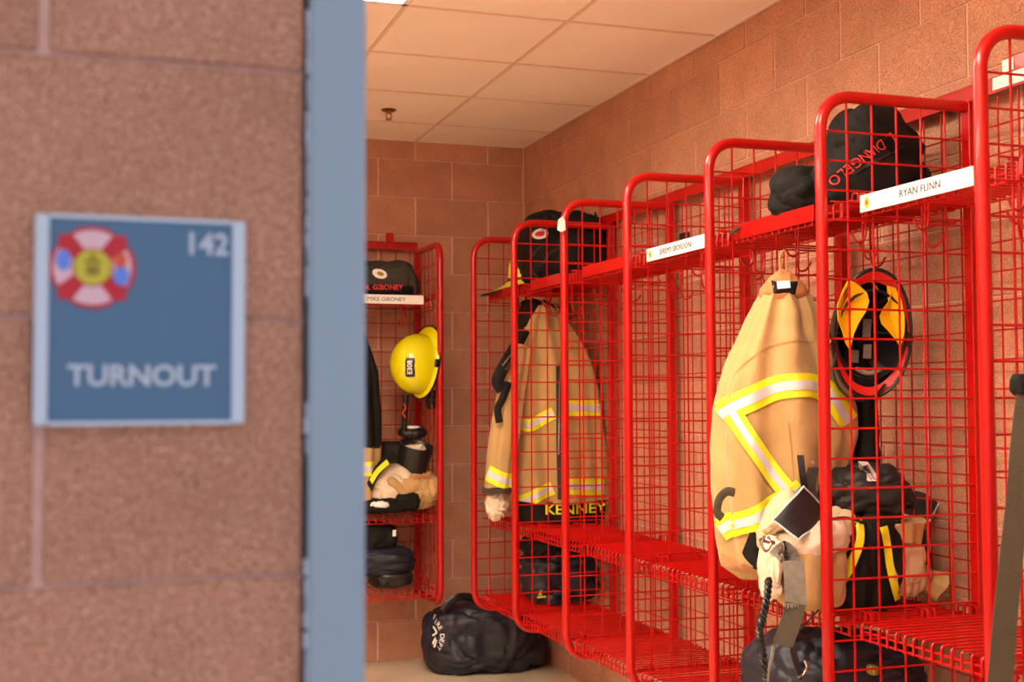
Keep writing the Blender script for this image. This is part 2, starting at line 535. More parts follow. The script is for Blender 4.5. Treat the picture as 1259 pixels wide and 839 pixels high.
LN = {(4, 3): ('recessed ceiling light nearest the back wall, cut off by the top of the picture', 1), (4, 0): ('added unseen ceiling light just inside the doorway, fill for the room', 1),
      (1, 3): ('added ceiling light over the middle of the unseen left side, fill for the lockers', 1), (1, 0): ('added ceiling light by the front wall on the unseen left side, fill for the lockers', 1)}  # lamp nearest the back wall shows; the others are unseen additions for light
for (ci, ri), (lb, _) in LN.items():
    x0 = cols[ci]; y0 = 6.095-TS*8+TS*ri
    t = thing('ceiling_light', lb, 'light', (x0+TS/2, y0+TS, ZC+.002), 0, 'recessed ceiling lights')
    fr = MB()
    for a, b in (((-TS/2, -TS), (-TS/2+.02, TS)), ((TS/2-.02, -TS), (TS/2, TS)), ((-TS/2, -TS), (TS/2, -TS+.02)), ((-TS/2, TS-.02), (TS/2, TS))):
        fr.box((a[0], a[1], -.004), (b[0], b[1], .1))
    fr.box((-TS/2, -TS, .1), (TS/2, TS, .104))
    fr.build('light_frame', M['white'], t)
    MB().box((-TS/2+.02, -TS+.02, .085), (TS/2-.02, TS-.02, .09)).build('diffuser', M['lamp'], t)

# sprinkler
sp = thing('fire_sprinkler', 'small brass fire sprinkler head under the ceiling tiles', 'sprinkler', (1.358, 5.844, ZC-.0))
MB().tube([(0, 0, 0), (0, 0, -.004), (0, 0, -.008)], [.036, .036, .028], 20).build('escutcheon', M['brass'], sp, True)
MB().tube([(0, 0, -.006), (0, 0, -.02)], .011, 12).tube(fillet([(-.009, 0, -.018), (-.016, 0, -.03), (-.004, 0, -.045), (0, 0, -.047)], .005), .0028, 6).tube(fillet([(.009, 0, -.018), (.016, 0, -.03), (.004, 0, -.045), (0, 0, -.047)], .005), .0028, 6).build('sprinkler_body', M['brass'], sp, True)
MB().tube([(0, 0, -.047), (0, 0, -.05)], .016, 12).build('deflector', M['brass'], sp, True)

# door frame
df = MB()
fx0, fx1 = .1700, .2154
df.box((fx0, YF0-.012, 0), (fx1, YF1+.012, DH+.05), .002)
df.box((fx1-.001, YF0+.105, 0), (fx1+.014, YF0+.16, DH), .002)
df.box((DX1, YF0-.012, 0), (DX1+.0475, YF1+.012, DH+.05), .002)
df.box((DX1-.016, YF0+.04, 0), (DX1+.001, YF0+.14, DH), .002)
df.box((fx1, YF0-.012, DH), (DX1, YF1+.012, DH+.05), .002)
tag(df.build('door_1', M['frame']), kind='structure')
random.seed(4)
ck = MB()
for i in range(60):
    z = 1.02+i*.014+random.uniform(0, .004)
    if noise.noise(Vector((z*9, 3, 1))) > -.05: ck.tube([(DX0-.001, YF0-.001, z), (DX0-.001, YF0-.001, z+.013)], random.uniform(.0012, .003), 5)
tag(ck.build('trim_2', M['alu']), kind='structure')

# hall side ceiling and unseen lamps added to light the hall wall (behind the camera)
hc = MB().box((-2.6, -2.6, ZC+.02), (XW+.2, YF0, ZC+.12)).build('ceiling_hall', M['ceil']); tag(hc, kind='structure')
for nm, xx in (('left', -1.2), ('right', .9)):
    t = thing('hall_fill_light', 'added unseen cool white fill light in the hall ceiling, %s of the doorway' % nm, 'light', (xx, -.6, ZC+.02), 0, 'added hall fill lights')
    MB().box((-.6, -.3, -.012), (.6, .3, 0)).build('light_frame', M['white'], t)
    MB().box((-.58, -.28, -.016), (.58, .28, -.011)).build('diffuser', M['hallfill'], t)

# ------------------------------------------------------------------ ROOM SIGN
SY = YF0-.012
sg = thing('room_sign', 'square blue room sign with silver side rails and raised TURNOUT lettering', 'sign', (.041, SY, 1.42))
x0, x1, z0, z1 = -.078, .078, -.0785, .0795
MB().box((x0+.008, .003, z0), (x1-.008, .012, z1), .001).build('sign_panel', M['signblue'], sg)
for a, b in ((x0, x0+.0105), (x1-.0105, x1)):
    MB().box((a, -.001, z0-.001), (b, .012, z1+.001), .0015).build('side_rail', M['alu'], sg)
MB().box((x0+.0105, .001, z1-.002), (x1-.0105, .012, z1+.001)).build('edge_strip', M['alu'], sg)
MB().box((x0+.0105, .001, z0-.001), (x1-.0105, .012, z0+.002)).build('edge_strip', M['alu'], sg)
text('142', .0235, M['signtext'], sg, (.048, .0022, .0605), (1, 0, 0), (0, 0, 1), bold=.0006, stretch=.97)
text('TURNOUT', .0222, M['signtext'], sg, (0.001, .0022, -.0425), (1, 0, 0), (0, 0, 1), bold=.0006, stretch=1.02)
# emblem: fire service cross with four lobes
em = thing_o = MB()
pts = []
for k in range(4):
    for t in (-34, -22, -8, 8, 22, 34):
        rr = .0315 if abs(t) < 30 else .0300
        pts.append((rr*math.cos(R(90*k+t)), rr*math.sin(R(90*k+t))))
    pts.append((.0345*math.cos(R(90*k+45)), .0345*math.sin(R(90*k+45))))
ec = Vector((-.0365, .0028, .0405))
red_cross = prism(MB(), pts, ec, (1, 0, 0), (0, 0, 1), .0012).build('emblem', M['ered'], sg)
for k, mm in zip(range(4), ('epink', 'epink', 'epink', 'epink')):
    pp = []
    for t in (-30, -15, 0, 15, 30): pp.append((.0285*math.cos(R(90*k+t)), .0285*math.sin(R(90*k+t))))
    for t in (24, 0, -24): pp.append((.0150*math.cos(R(90*k+t)), .0150*math.sin(R(90*k+t))))
    prism(MB(), pp, ec+Vector((0, -.0014, 0)), (1, 0, 0), (0, 0, 1), .0006).build('lobe', M[mm], red_cross)
for (dx, dz, a, b, mm) in ((-.021, .005, .0055, .008, 'eblue'), (.021, -.006, .006, .0075, 'eblue'), (.020, .006, .005, .006, 'eor')):
    prism(MB(), ellipse(a, b, 12), ec+Vector((dx, -.0022, dz)), (1, 0, 0), (0, 0, 1), .0006).build('emblem_figure', M[mm], red_cross)
prism(MB(), ellipse(.0135, .0135, 20), ec+Vector((0, -.0022, 0)), (1, 0, 0), (0, 0, 1), .0006).build('emblem_centre', M['eyel'], red_cross)
rg = MB()
rg.box(ec+Vector((-.0045, -.0034, -.006)), ec+Vector((.0045, -.0026, .001))).box(ec+Vector((-.006, -.0034, .003)), ec+Vector((.006, -.0026, .0055))).box(ec+Vector((-.002, -.0034, .0065)), ec+Vector((.002, -.0026, .010)))
rg.build('emblem_figure', M['egreen'], red_cross)


# ------------------------------------------------------------------ LOCKERS
ZT, ZB = 2.137, .36; DP = .458; W = .61; PR = .0155; WR = .0030
S = .0762


def side_panel(parent, y):
    path = fillet([(DP, y, ZT), (0, y, ZT), (0, y, ZB), (DP, y, ZB)], .085, 8)
    p = MB().tube(path, PR, 16).build('side_panel', M['red'], parent, True)
    g = MB()
    for i in range(5):
        x = .078+i*.0755
        g.tube([(x, y, ZB+.005), (x, y, ZT-.005)], .0033, 6)
    z = ZT-.093
    while z > ZB+.03:
        g.tube([(.006, y-.0055, z), (DP, y-.0055, z)], .0028, 6); z -= .0762
    g.build('wire_grid', M['redwire'], p, True)
    MB().box((DP-.012, y-.016, ZB-.02), (DP+.014, y+.016, ZT+.016), .002).build('back_post', M['red'], p)
    return p


def shelf(parent, name, x0, z, h=.042, strip=None):
    """wires run front to back and turn down into an apron with two cross wires"""
    g = MB(); n = 17; y0, y1 = .024, W-.024
    for i in range(n):
        y = y0+.006+(y1-y0-.012)*i/(n-1)
        g.tube(fillet([(DP-.03, y, z), (x0, y, z), (x0, y, z-h)], .009, 3), .0034, 6)
    for zz in (z-.5*h, z-h+.002): g.tube([(x0+.005, y0, zz), (x0+.005, y1, zz)], .0031, 6)
    for xx in (DP-.035,): g.tube([(xx, y0, z-.0065), (xx, y1, z-.0065)], .0032, 6)
    for yy in (y0, y1):
        g.tube(fillet([(DP-.03, yy, z-.004), (x0+.0, yy, z-.004), (x0+.0, yy, z-h)], .009, 3), .0032, 6)
        g.tube([(x0, yy, z-h+.001), (DP-.03, yy, z-h+.001)], .0028, 6)
        s = -1 if yy < .3 else 1
        for xx in (x0+.03, x0+.052, x0+.20, x0+.222, x0+.33, x0+.352):
            if xx < DP-.02: g.tube(fillet([(xx, yy, z-.004), (xx, yy, z+.022), (xx, yy+s*.026, z+.022), (xx, yy+s*.026, z-.004)], .008, 3), .0028, 6)
        g.tube([(x0-.045, yy+s*.0135, z-.003), (DP-.02, yy+s*.0135, z-.003)], .0026, 6)
    o = g.build(name, M['redwire'], parent, True)
    return o


def build_locker(label, loc, rz, extra_panel=False, group='red grid lockers along the right wall'):
    t = thing('gear_locker', label, 'locker', loc, rz, group)
    side_panel(t, 0)
    if extra_panel: side_panel(t, W)
    shelf(t, 'top_shelf', .078, 1.868, .042)
    shelf(t, 'middle_shelf', .081, .793)
    shelf(t, 'bottom_shelf', .030, .428)
    # back grid
    g = MB(); y = .04
    while y < W-.02: g.tube([(DP+.002, y, ZB), (DP+.002, y, ZT+.005)], .0026, 5); y += .0762
    z = ZT-.07
    while z > ZB: g.tube([(DP+.0065, .01, z), (DP+.0065, W-.01, z)], .0026, 5); z -= .0762
    g.build('back_grid', M['redwire'], t, True)
    # wall rail on top and bottom
    r = MB().box((DP-.008, .0, ZT+.012), (DP-.003, W, ZT+.053)).box((DP-.008, .0, ZT+.050), (XW-1.776-.001, W, ZT+.054)); r.build('wall_rail', M['red'], t)
    # coat hooks
    for (x, y) in ((.22, .13), (.22, .47), (.36, .30)):
        hk = MB()
        hk.tube(fillet([(0, 0, 1.862), (0, 0, 1.80), (-.012, 0, 1.775), (-.035, 0, 1.782), (-.045, 0, 1.805)], .01, 3), .0034, 6)
        hk.tube(fillet([(0, .014, 1.862), (0, .014, 1.76), (.01, .014, 1.735), (.035, .014, 1.74), (.05, .014, 1.765)], .01, 3), .0034, 6)
        hk.tube([(-.01, -.012, 1.828), (.012, .03, 1.84)], .0034, 6)
        hk.build('coat_hook', M['redwire'], t, True, (x, y, 0))
    return t


def front_strip(t):
    MB().box((.069, .15, 1.835), (.0735, W-.022, 1.879), .001).build('shelf_front_strip', M['red'], t)


def name_plate(t, name, size, y0, y1, ty, x=.069):
    o = MB().box((x-.004, y0, 1.834), (x-.0005, y1, 1.8785), .0008).build('name_plate', M['white'], t)
    MB().box((x-.0005, y0, 1.834), (x+.0045, y1, 1.879)).build('shelf_front_strip', M['red'], t)
    text(name, size, M['ink'], o, (x-.0047, ty, 1.856), (0, -1, 0), (0, 0, 1), stretch=1.05, extrude=.0004)
    e = prism(MB(), ellipse(.010, .0155, 14), (x-.0044, y1-.032, 1.856), (0, -1, 0), (0, 0, 1), .0006).build('plate_emblem', M['eyel'], o)
    prism(MB(), ellipse(.005, .007, 10), (x-.0052, y1-.032, 1.856), (0, -1, 0), (0, 0, 1), .0005).build('emblem_centre', M['eor'], e)
    return o


PX = 1.776
PY = [5.836-.61*i for i in range(8)]
labels = ['farthest right-hand red locker in the corner, holding a tan coat and black bag',
          'empty red grid locker with a white tag on its post, beside the farthest one',
          'empty red grid locker between the white-tagged one and the one with a nameplate',
          'empty red grid locker with the smaller, farther white nameplate, left of the big tan coat',
          'red grid locker with the big tan coat hanging out of its front',
          'empty red grid locker with the large white nameplate, right of the hanging black helmet',
          'nearest red grid locker, cut off by the right edge of the picture']
first = None
lock = []
for k in range(7):
    if first is None:
        o = build_locker(labels[0], (PX, PY[1], 0), 0); first = o
    else:
        o = copy_tree(first); o.location = (PX, PY[k+1], 0); o['label'] = labels[k]
    lock.append(o)
bpy.context.view_layer.update()
side_panel(lock[0], W)
for k in (0, 1, 2, 4): front_strip(lock[k])
name_plate(lock[3], 'JEREMY SBORDONI', .0265, .157, .594, .365)
name_plate(lock[5], 'RYAN FLINN', .0265, .157, .594, .348, .107)
for c_ in lock[5].children:
    if c_.name.startswith('top_shelf'): c_.scale = ((DP-.116)/(DP-.078), 1, 1); c_.location = (DP-DP*(DP-.116)/(DP-.078), 0, 0)
# white labels on the rail of the Flinn locker and its bracket
t = lock[5]
MB().box((DP-.011, .02, ZT+.018), (DP-.0085, .50, ZT+.05)).build('rail_label', M['white'], t)
tabp = MB().box((DP-.006, .36, ZT+.05), (DP+.02, .47, ZT+.095), .004).build('wall_bracket', M['red'], t)
MB().box((DP-.009, .425, ZT+.056), (DP-.006, .465, ZT+.088)).build('bracket_label', M['white'], tabp)

lk = build_locker('red locker on the back wall beside the blue-grey door frame', (1.66, 6.02, 0), PI/2, True, 'red grid lockers along the back wall')
name_plate(lk, 'MIKE GIBONEY', .0275, .068, .508, .258)
MB().box((DP-.012, .13, ZT+.05), (DP+.0, .17, ZT+.10), .004).tube([(DP-.014, .15, ZT+.08), (DP-.01, .15, ZT+.08)], .006, 8).build('wall_bracket', M['red'], lk)
# screw heads under the back-wall locker
for px_, pv in ((463, 749),):
    p = at(px_, pv, YB)
    tag(MB().tube([p+Vector((0, -.006, 0)), p], .007, 8).build('wall_screw', M['steel']), 'small steel screw head in the blocks under the back-wall locker', 'screw')

# white tag hanging on the third post
tg = prism(MB(), [(-.018, -.026), (.0, -.034), (.016, -.024), (.014, .012), (.004, .028), (-.014, .014)], at(691.5, 275, PY[2]-.03)+Vector((-.004, .0, 0)), (1, 0, 0), (0, 0, 1), .003)
tg = tg.build('paper_tag', M['white']); tag(tg, 'small white tag taped to the top bend of a red locker post', 'tag')


# ------------------------------------------------------------------ HELMETS
def helmet(label, loc, rot, shell, group=None, brim_mat=None, flaps=False, badge=None, red_under=False, scale=1.0, strap=True, name='fire_helmet', dims=(.112, .135, .15), brim=(.026, .05, .022), drop=.03):
    """local: z up through the crown, +y front, -y back (long brim)"""
    t = bpy.data.objects.new(name, None); COL.objects.link(t); tag(t, label, 'helmet', group)
    t.rotation_mode = 'QUATERNION'; t.rotation_quaternion = rot; t.location = loc; t.scale = (scale,)*3
    nu = 48
    def prof(s, a, off=0):
        # s 0..1 crown, 1..1.6 brim
        lx, ly, hz = dims[0]+off, dims[1]+off, dims[2]+off
        if s <= 1:
            q = s*PI/2
            rx = lx*math.sin(q)**.85; ry = ly*math.sin(q)**.85; z = hz*math.cos(q)**.9 if s < 1 else 0
            ridge = 0
            if .15 < s < .9: ridge = .0035*max(0, math.cos(4*a))**6
            return Vector(((rx+ridge)*math.cos(a), (ry+ridge)*math.sin(a), z+.02))
        u = (s-1)/.6
        back = max(0, -math.sin(a))**1.5; front = max(0, math.sin(a))**3
        wd = brim[0]+brim[1]*back+brim[2]*front
        return Vector(((lx+wd*u)*math.cos(a), (ly+wd*u)*math.sin(a), .02-.012*u-drop*back*u**.6))
    ss = [0.02, .12, .24, .36, .48, .6, .72, .82, .9, .96, 1.0, 1.1, 1.25, 1.4, 1.6]
    def surf(off, ss, dz=0, nm='shell', m=None, closed_top=True, par=t):
        mb = MB(); vs = [prof(s, 2*PI*j/nu, off)+Vector((0, 0, dz)) for s in ss for j in range(nu)]
        fs = [(i*nu+j, i*nu+(j+1) % nu, (i+1)*nu+(j+1) % nu, (i+1)*nu+j) for i in range(len(ss)-1) for j in range(nu)]
        if closed_top: fs.append(list(range(nu)))
        mb.add(vs, fs); return mb.build(nm, m, par, True)
    sh_ = surf(0, ss, 0, 'shell', M[shell])
    surf(-.006, ss[:11], -.004, 'liner', M['black2'])
    surf(-.006, ss[10:], -.005, 'underbrim', M['redlin'] if red_under else M['blackp'], closed_top=False)
    edge = MB().tube([prof(1.6, 2*PI*j/nu)+Vector((0, 0, -.002)) for j in range(nu)], .005, 6, closed=True).build('brim_edge', M['blackp'], t, True)
    MB().box((-.006, -.09, .168), (.006, .09, .176), .002)
    # suspension pads and ratchet inside
    pd = MB()
    for a in (0, PI/3, 2*PI/3):
        pd.tube([Vector((.095*math.cos(a)*math.cos(q), .115*math.sin(a)*math.cos(q), .02+.12*math.sin(q))) for q in [PI*i/10 for i in range(11)]], .011, 6, flat=.25)
    pd.build('suspension', M['char'], t, True)
    MB().tube([Vector((.098*math.cos(a), .12*math.sin(a), .016)) for a in [2*PI*i/24 for i in range(24)]], .014, 6, closed=True, flat=.3).build('headband', M['black2'], t, True)
    # goggle clip / side hardware
    for sx in (-1, 1):
        sd = sx*(dims[0]+brim[0]*.6); MB().box((sd-.007, -.03, .0), (sd+.007, .01, .028), .003).tube([(sd, -.01, .014), (sd+sx*.012, -.01, .014)], .010, 10).build('side_clip', M['blackp'], t)
    if strap:
        MB().tube(smooth_path([(.10, .0, .01), (.09, .03, -.08), (.02, .06, -.145), (-.06, .04, -.11), (-.10, 0, .01)], 6), .008, 6, flat=.3).build('chin_strap', M['blackp'], t, True)
    if flaps:
        k_ = .00196
        for pts_ in ([(1034, 337), (1043, 340), (1052, 346), (1062, 354), (1066, 366), (1062, 380), (1053, 395), (1046, 412), (1042, 434), (1035, 425), (1029, 408), (1022, 392), (1020, 374), (1026, 354)],
                     [(1082, 386), (1087, 374), (1094, 364), (1096, 352), (1090, 343), (1101, 346), (1110, 362), (1116, 385), (1117, 405), (1113, 428), (1106, 418), (1094, 405), (1085, 396)]):
            P2 = [Vector((-(u-1073)*k_, -(v-412)*k_, 0)) for u, v in pts_]
            cc = sum(P2, Vector())/len(P2); mb = MB(); n = len(P2); vs = []; fs = []
            for lay in (0, 1):
                for r_ in (1, .66, .33):
                    for p in P2:
                        q_ = cc+(p-cc)*r_
                        vs.append(Vector((q_.x, q_.y, .004+.02*(1-r_**2)*(1 if q_.x > 0 else .8)-abs(q_.x)*.1+lay*.005)))
                vs.append(Vector((cc.x, cc.y, .028-abs(cc.x)*.1+lay*.005)))
            m_ = 3*n+1
            for lay in (0, 1):
                o_ = lay*m_
                for a_ in range(2):
                    for i_ in range(n): fs.append((o_+a_*n+i_, o_+a_*n+(i_+1) % n, o_+(a_+1)*n+(i_+1) % n, o_+(a_+1)*n+i_))
                for i_ in range(n): fs.append((o_+2*n+i_, o_+2*n+(i_+1) % n, o_+3*n))
            for i_ in range(n): fs.append((i_, (i_+1) % n, m_+(i_+1) % n, m_+i_))
            mb.add(vs, fs); mb.build('ear_flap', M['flap'], t, True)
        MB().tube(smooth_path([Vector((-(u-1073)*k_, -(v-412)*k_, .0)) for u, v in ((1023, 440), (1020, 462), (1028, 485), (1045, 500), (1062, 504), (1080, 497), (1095, 480))], 6), .007, 6, flat=.4).build('chin_strap', M['blackp'], t, True)
        MB().tube(smooth_path([Vector((-(u-1073)*k_, -(v-412)*k_, .03)) for u, v in ((1050, 336), (1062, 334), (1074, 340), (1084, 352))], 5), .005, 6, flat=.4).build('liner_band', M['flap'], t, True)
        MB().tube(smooth_path([Vector((-(u-1073)*k_, -(v-412)*k_, .012)) for u, v in ((1053, 459), (1065, 465), (1078, 465), (1090, 459))], 5), [.003]+[.007]*14+[.003], 8).build('brow_pad', M['gstrap'], t, True)
    return t, prof


def quat_axes(x, y, z):
    return Matrix((Vector(x).normalized(), Vector(y).normalized(), Vector(z).normalized())).transposed().to_quaternion()


# yellow helmet hung in the back-wall locker: crown to the left and toward the hall, front down
zc = Vector((-.93, -.36, .10)).normalized(); yf = Vector((.07, .08, -1)); yf = (yf-zc*yf.dot(zc)).normalized(); xx = yf.cross(zc)
hp = at(522, 449, 6.13)
h1, prof = helmet('bright yellow helmet with a black E308 number badge, hung in the back-wall locker', hp, quat_axes(xx, yf, zc), 'helm', strap=False, dims=(.118, .150, .165), brim=(.012, .035, .008), drop=.012)
bdg = Vector
hm = Matrix.LocRotScale(hp, quat_axes(xx, yf, zc), None)
# badge on the crown side that faces the doorway: find the local angle that faces the camera
best = max((j for j in range(48)), key=lambda j: -(hm.to_3x3() @ Vector((math.cos(2*PI*j/48), math.sin(2*PI*j/48), .25))).dot(VIEW))
sh0 = [c for c in h1.children if c.name.startswith('shell')][0]
bv = bvh_of(sh0)
hi = hm.inverted(); dl = (hi.to_3x3() @ VIEW).normalized()
cl = hi @ at(504, 452, 6.0)
ul = (hi.to_3x3() @ Vector((0.03, 0, 1))).normalized(); rl = (hi.to_3x3() @ Vector((math.cos(R(24)), -math.sin(R(24)), 0))).normalized()
b0 = patch(MB(), bv, [(-.046, -.021), (-.03, -.024), (.03, -.024), (.046, -.021), (.048, 0), (.046, .021), (.03, .024), (-.03, .024), (-.046, .021), (-.048, 0)], cl, ul, rl, dl, .002).build('badge', M['blackp'], h1)
text('E308', .034, M['white'], b0, cl, ul, rl*-1, bvh=bv, d=dl, off=.0035, bold=.0008)

# faded lime helmet standing on the top shelf of the corner locker
xq = Vector((0, -1, 0)); yq = Vector((-.95, 0, -.12)).normalized()
yq = Vector((1, -.05, .06)).normalized(); zq = Vector((-.06, 0, 1)); zq = (zq-yq*zq.dot(yq)).normalized()
helmet('faded lime yellow helmet on the top shelf at the corner, beside the black bag', (2.035, 5.71, 1.915), quat_axes(yq.cross(zq), yq, zq), 'limehelm', strap=False, dims=(.10, .118, .165), brim=(.012, .125, .01), drop=.05)

# black helmet with yellow ear flaps, open side to the doorway
dv = Vector((.25, .95, .12)).normalized()
yf = Vector((.02, -.05, 1)); yf = (yf-dv*yf.dot(dv)).normalized()
h3, _ = helmet('black helmet with yellow ear flaps and red underbrim, inside facing out', at(1073, 412, 2.93)+Vector((0, .0, 0)), quat_axes(yf.cross(dv), -yf*-1, dv), 'blackhelm', flaps=True, red_under=True, strap=False, dims=(.098, .150, .15), brim=(.010, .012, .018), drop=.0)
kids = MB().tube([(.12, -.02, .0), (.13, -.02, -.012)], .012, 10).tube([(.118, -.035, -.004), (.13, -.05, -.012)], .007, 8).build('buckle', M['chrome'], h3, True)
for sx, yy, w_ in ((-.005, .015, .026), (-.01, -.05, .02), (.025, -.065, .018)):
    MB().box((sx-.012, yy-w_, .06), (sx+.012, yy+w_, .064), .002).build('liner_label', M['gstrap'], h3)

# ------------------------------------------------------------------ BIG TAN COAT (fifth locker)
cy = 3.13
def rx(z, L, Rr, cy_, hy, f): return (z, (L+Rr)/2, cy_, (Rr-L)/2, hy, f)
ct = thing('turnout_coat', 'large tan turnout coat with yellow and silver stripes hanging out of the locker front', 'coat', (0, 0, 0))
rows_ = [rx(1.685, 1.835, 1.905, cy, .02, .1), rx(1.655, 1.80, 1.945, cy, .05, .3), rx(1.60, 1.775, 1.96, cy, .07, .7), rx(1.54, 1.745, 1.98, cy, .085, .9), rx(1.47, 1.71, 2.01, cy, .10, 1),
         rx(1.40, 1.685, 2.04, cy, .11, 1), rx(1.33, 1.670, 2.07, cy, .115, 1), rx(1.25, 1.667, 2.07, cy, .12, 1), rx(1.15, 1.668, 2.04, cy, .12, 1.1), rx(1.05, 1.672, 1.98, cy, .115, 1.1),
         rx(.96, 1.682, 1.93, cy, .11, 1.1), rx(.90, 1.69, 1.88, cy-.01, .095, 1), rx(.865, 1.735, 1.86, cy-.02, .07, .8)]
body = loft(MB(), rows_, 128, .016, 6, 2.2).build('coat_body', M['tan'], ct, True)
bv = bvh_of(body)
PYc = cy
A_ = lambda u, v: at(u, v, PYc-.1)
tri_stripe(ct, bv, [A_(889, 512), A_(905, 500), A_(930, 488), A_(955, 477), A_(980, 474), A_(1000, 475), A_(1020, 485), A_(1045, 520)], .066)
tri_stripe(ct, bv, [A_(902, 508), A_(918, 535), A_(935, 560), A_(950, 582), A_(966, 603)], .05, off=.007)
tri_stripe(ct, bv, [A_(889, 660), A_(905, 648), A_(925, 640), A_(945, 628), A_(965, 615), A_(985, 600)], .062)
# stitched seam across the yoke
for pp in ([A_(905, 460), A_(925, 440), A_(950, 425), A_(975, 420), A_(1000, 420)], [A_(968, 350), A_(982, 380), A_(995, 420), A_(1003, 455)], [A_(968, 520), A_(972, 560), A_(974, 600)]):
    band(MB(), bv, pp, .0025, off=.0005).build('seam', M['tan2'], ct)
# collar, hanging loop, size tab
col = blob(MB(), (1.868, cy, 1.675), (.062, .055, .05), (1, .9), amp=.005, fq=14, seed=3, taper=.5, n=(60, 40)).build('collar', M['collar'], ct, True)
MB().tube(smooth_path([(1.852, cy-.02, 1.70), (1.845, cy-.02, 1.75), (1.858, cy-.02, 1.775), (1.868, cy-.02, 1.75), (1.864, cy-.02, 1.70)], 5), .0035, 6).build('hanging_loop', M['tan2'], ct, True)
bc = bvh_of(body, col)
P_ = lambda u, v: at(u, v, cy-.1)
patch(MB(), bc, [(-.035, -.02), (.03, -.024), (.042, .015), (-.04, .018)], P_(968, 350), (1, 0, 0), (0, 0, 1), off=.006).build('collar_lining', M['black'], ct)
lb = patch(MB(), bc, [(-.019, -.013), (.02, -.010), (.019, .012), (-.020, .009)], P_(966, 348), (1, 0, 0), (0, 0, 1), off=.013).build('size_label', M['white'], ct)
text('TALL', .010, M['ink'], lb, P_(966, 348), (1, 0, .06), (-.06, 0, 1), bvh=bc, d=VIEW, off=.0155) if False else None
# cuff patch and dark lining at the lower side, strap tab at the far left
patch(MB(), bc, [(-.06, -.02), (-.03, -.075), (.04, -.09), (.07, -.02), (.03, .04), (-.035, .045)], P_(938, 672), (1, 0, 0), (0, 0, 1), off=.006).build('cuff_lining', M['black'], ct)
MB().tube(smooth_path([P_(903, 606)+Vector((0, 0, 0)), P_(893, 605), P_(884, 615), P_(882, 630), P_(888, 637)], 5), [.012]*21, 8, flat=.35).build('side_strap', M['strap'], ct, True)
band(MB(), bv, [P_(886, 693), P_(905, 700), P_(930, 708), P_(960, 716)], .028, off=.004).build('hem_binding', M['tan2'], ct, True)
# sleeve at the back right, dark outer
blob(MB(), at(1062, 530, 3.1)+Vector((0, 0, 0)), (.035, .05, .16), (.8, .7), amp=.01, fq=14, seed=5, n=(32, 24)).build('dark_sleeve', M['black'], ct, True)


# ------------------------------------------------------------------ MIDDLE SHELF OF THAT LOCKER
zs = .797
# crumpled tan turnout pants hanging over the shelf edge
tp = thing('turnout_pants', 'crumpled cream and tan turnout pants sliding off the shelf under the big coat', 'pants', (0, 0, 0))
pb = blob(MB(), at(996, 664, 2.90), (.098, .09, .056), (.9, .8), ry=-.22, amp=.012, fq=9, seed=4, stretch=(.5, 1, 1.6)).build('pants_lining', M['cream'], tp, True)
b2 = blob(MB(), at(997, 706, 2.89), (.082, .075, .088), (.6, .5), ry=.1, amp=.012, fq=8, seed=9, stretch=(1.5, 1, .6)).build('pants_leg', M['tan'], tp, True)
b3 = blob(MB(), at(1030, 662, 2.93), (.048, .06, .085), (.9, .8), amp=.012, fq=9, seed=12, stretch=(1, 1, 1.5)).build('pants_leg', M['leather'], tp, True)
b4 = blob(MB(), at(948, 700, 2.88), (.020, .045, .080), (.9, .8), ry=.1, amp=.014, fq=16, seed=15, stretch=(2.6, 2, .5)).build('waistband', M['cream'], tp, True)
b5 = blob(MB(), at(962, 634, 2.93), (.062, .05, .026), (.9, .8), ry=-.55, amp=.014, fq=12, seed=16, stretch=(.6, 1, 2)).build('pants_fly', M['leather'], tp, True)
bpn = bvh_of(pb, b2, b4)
band(MB(), bpn, [at(958, 690, 2.8), at(967, 680, 2.8), at(975, 695, 2.8), at(976, 735, 2.8)], .045, off=.005).build('suspender', M['gstrap'], tp, True)
MB().tube(smooth_path([at(940, 660, 2.78), at(936, 668, 2.77), at(941, 678, 2.77), at(948, 670, 2.77), at(944, 660, 2.78)], 4), .004, 6).tube([at(934, 664, 2.775), at(952, 668, 2.775)], .005, 6).build('buckle', M['chrome'], tp, True)
band_s = MB()
def ribbon(mb, path, width, wdir, th=.003, n=5):
    path = smooth_path(path, n); wd = Vector(wdir).normalized(); vs = []; fs = []
    for i, p in enumerate(path):
        t_ = (path[min(i+1, len(path)-1)]-path[max(i-1, 0)]).normalized(); nn = wd.cross(t_).normalized()
        ww = width[0]+(width[1]-width[0])*i/(len(path)-1) if isinstance(width, tuple) else width
        for a_, b_ in ((-.5, -.5), (.5, -.5), (.5, .5), (-.5, .5)): vs.append(p+wd*ww*a_+nn*th*b_)
    k = len(path)
    for i in range(k-1):
        for j in range(4): fs.append((4*i+j, 4*i+(j+1) % 4, 4*i+4+(j+1) % 4, 4*i+4+j))
    fs += [(3, 2, 1, 0), (4*k-4, 4*k-3, 4*k-2, 4*k-1)]
    mb.add(vs, fs); return mb
ws = (math.cos(R(24)), -math.sin(R(24)), .0)
ribbon(MB(), [at(975, 690, 2.74), at(977, 712, 2.735), at(978, 735, 2.735), at(979, 746, 2.735)], .052, ws).build('suspender', M['gstrap'], tp)
ribbon(MB(), [at(978, 742, 2.732), at(974, 760, 2.73), at(966, 782, 2.73), at(962, 794, 2.73)], .050, (ws[0], ws[1], -.18)).build('suspender_end', M['strap'], tp)
fr_ = MB()
for i in range(9):
    x_ = 966+i*2.9
    fr_.tube([at(x_, 742, 2.730), at(x_-1+(i % 3), 747+(i % 2)*1.5, 2.728)], .0022, 5)
fr_.build('frayed_edge', M['gstrap'], tp)

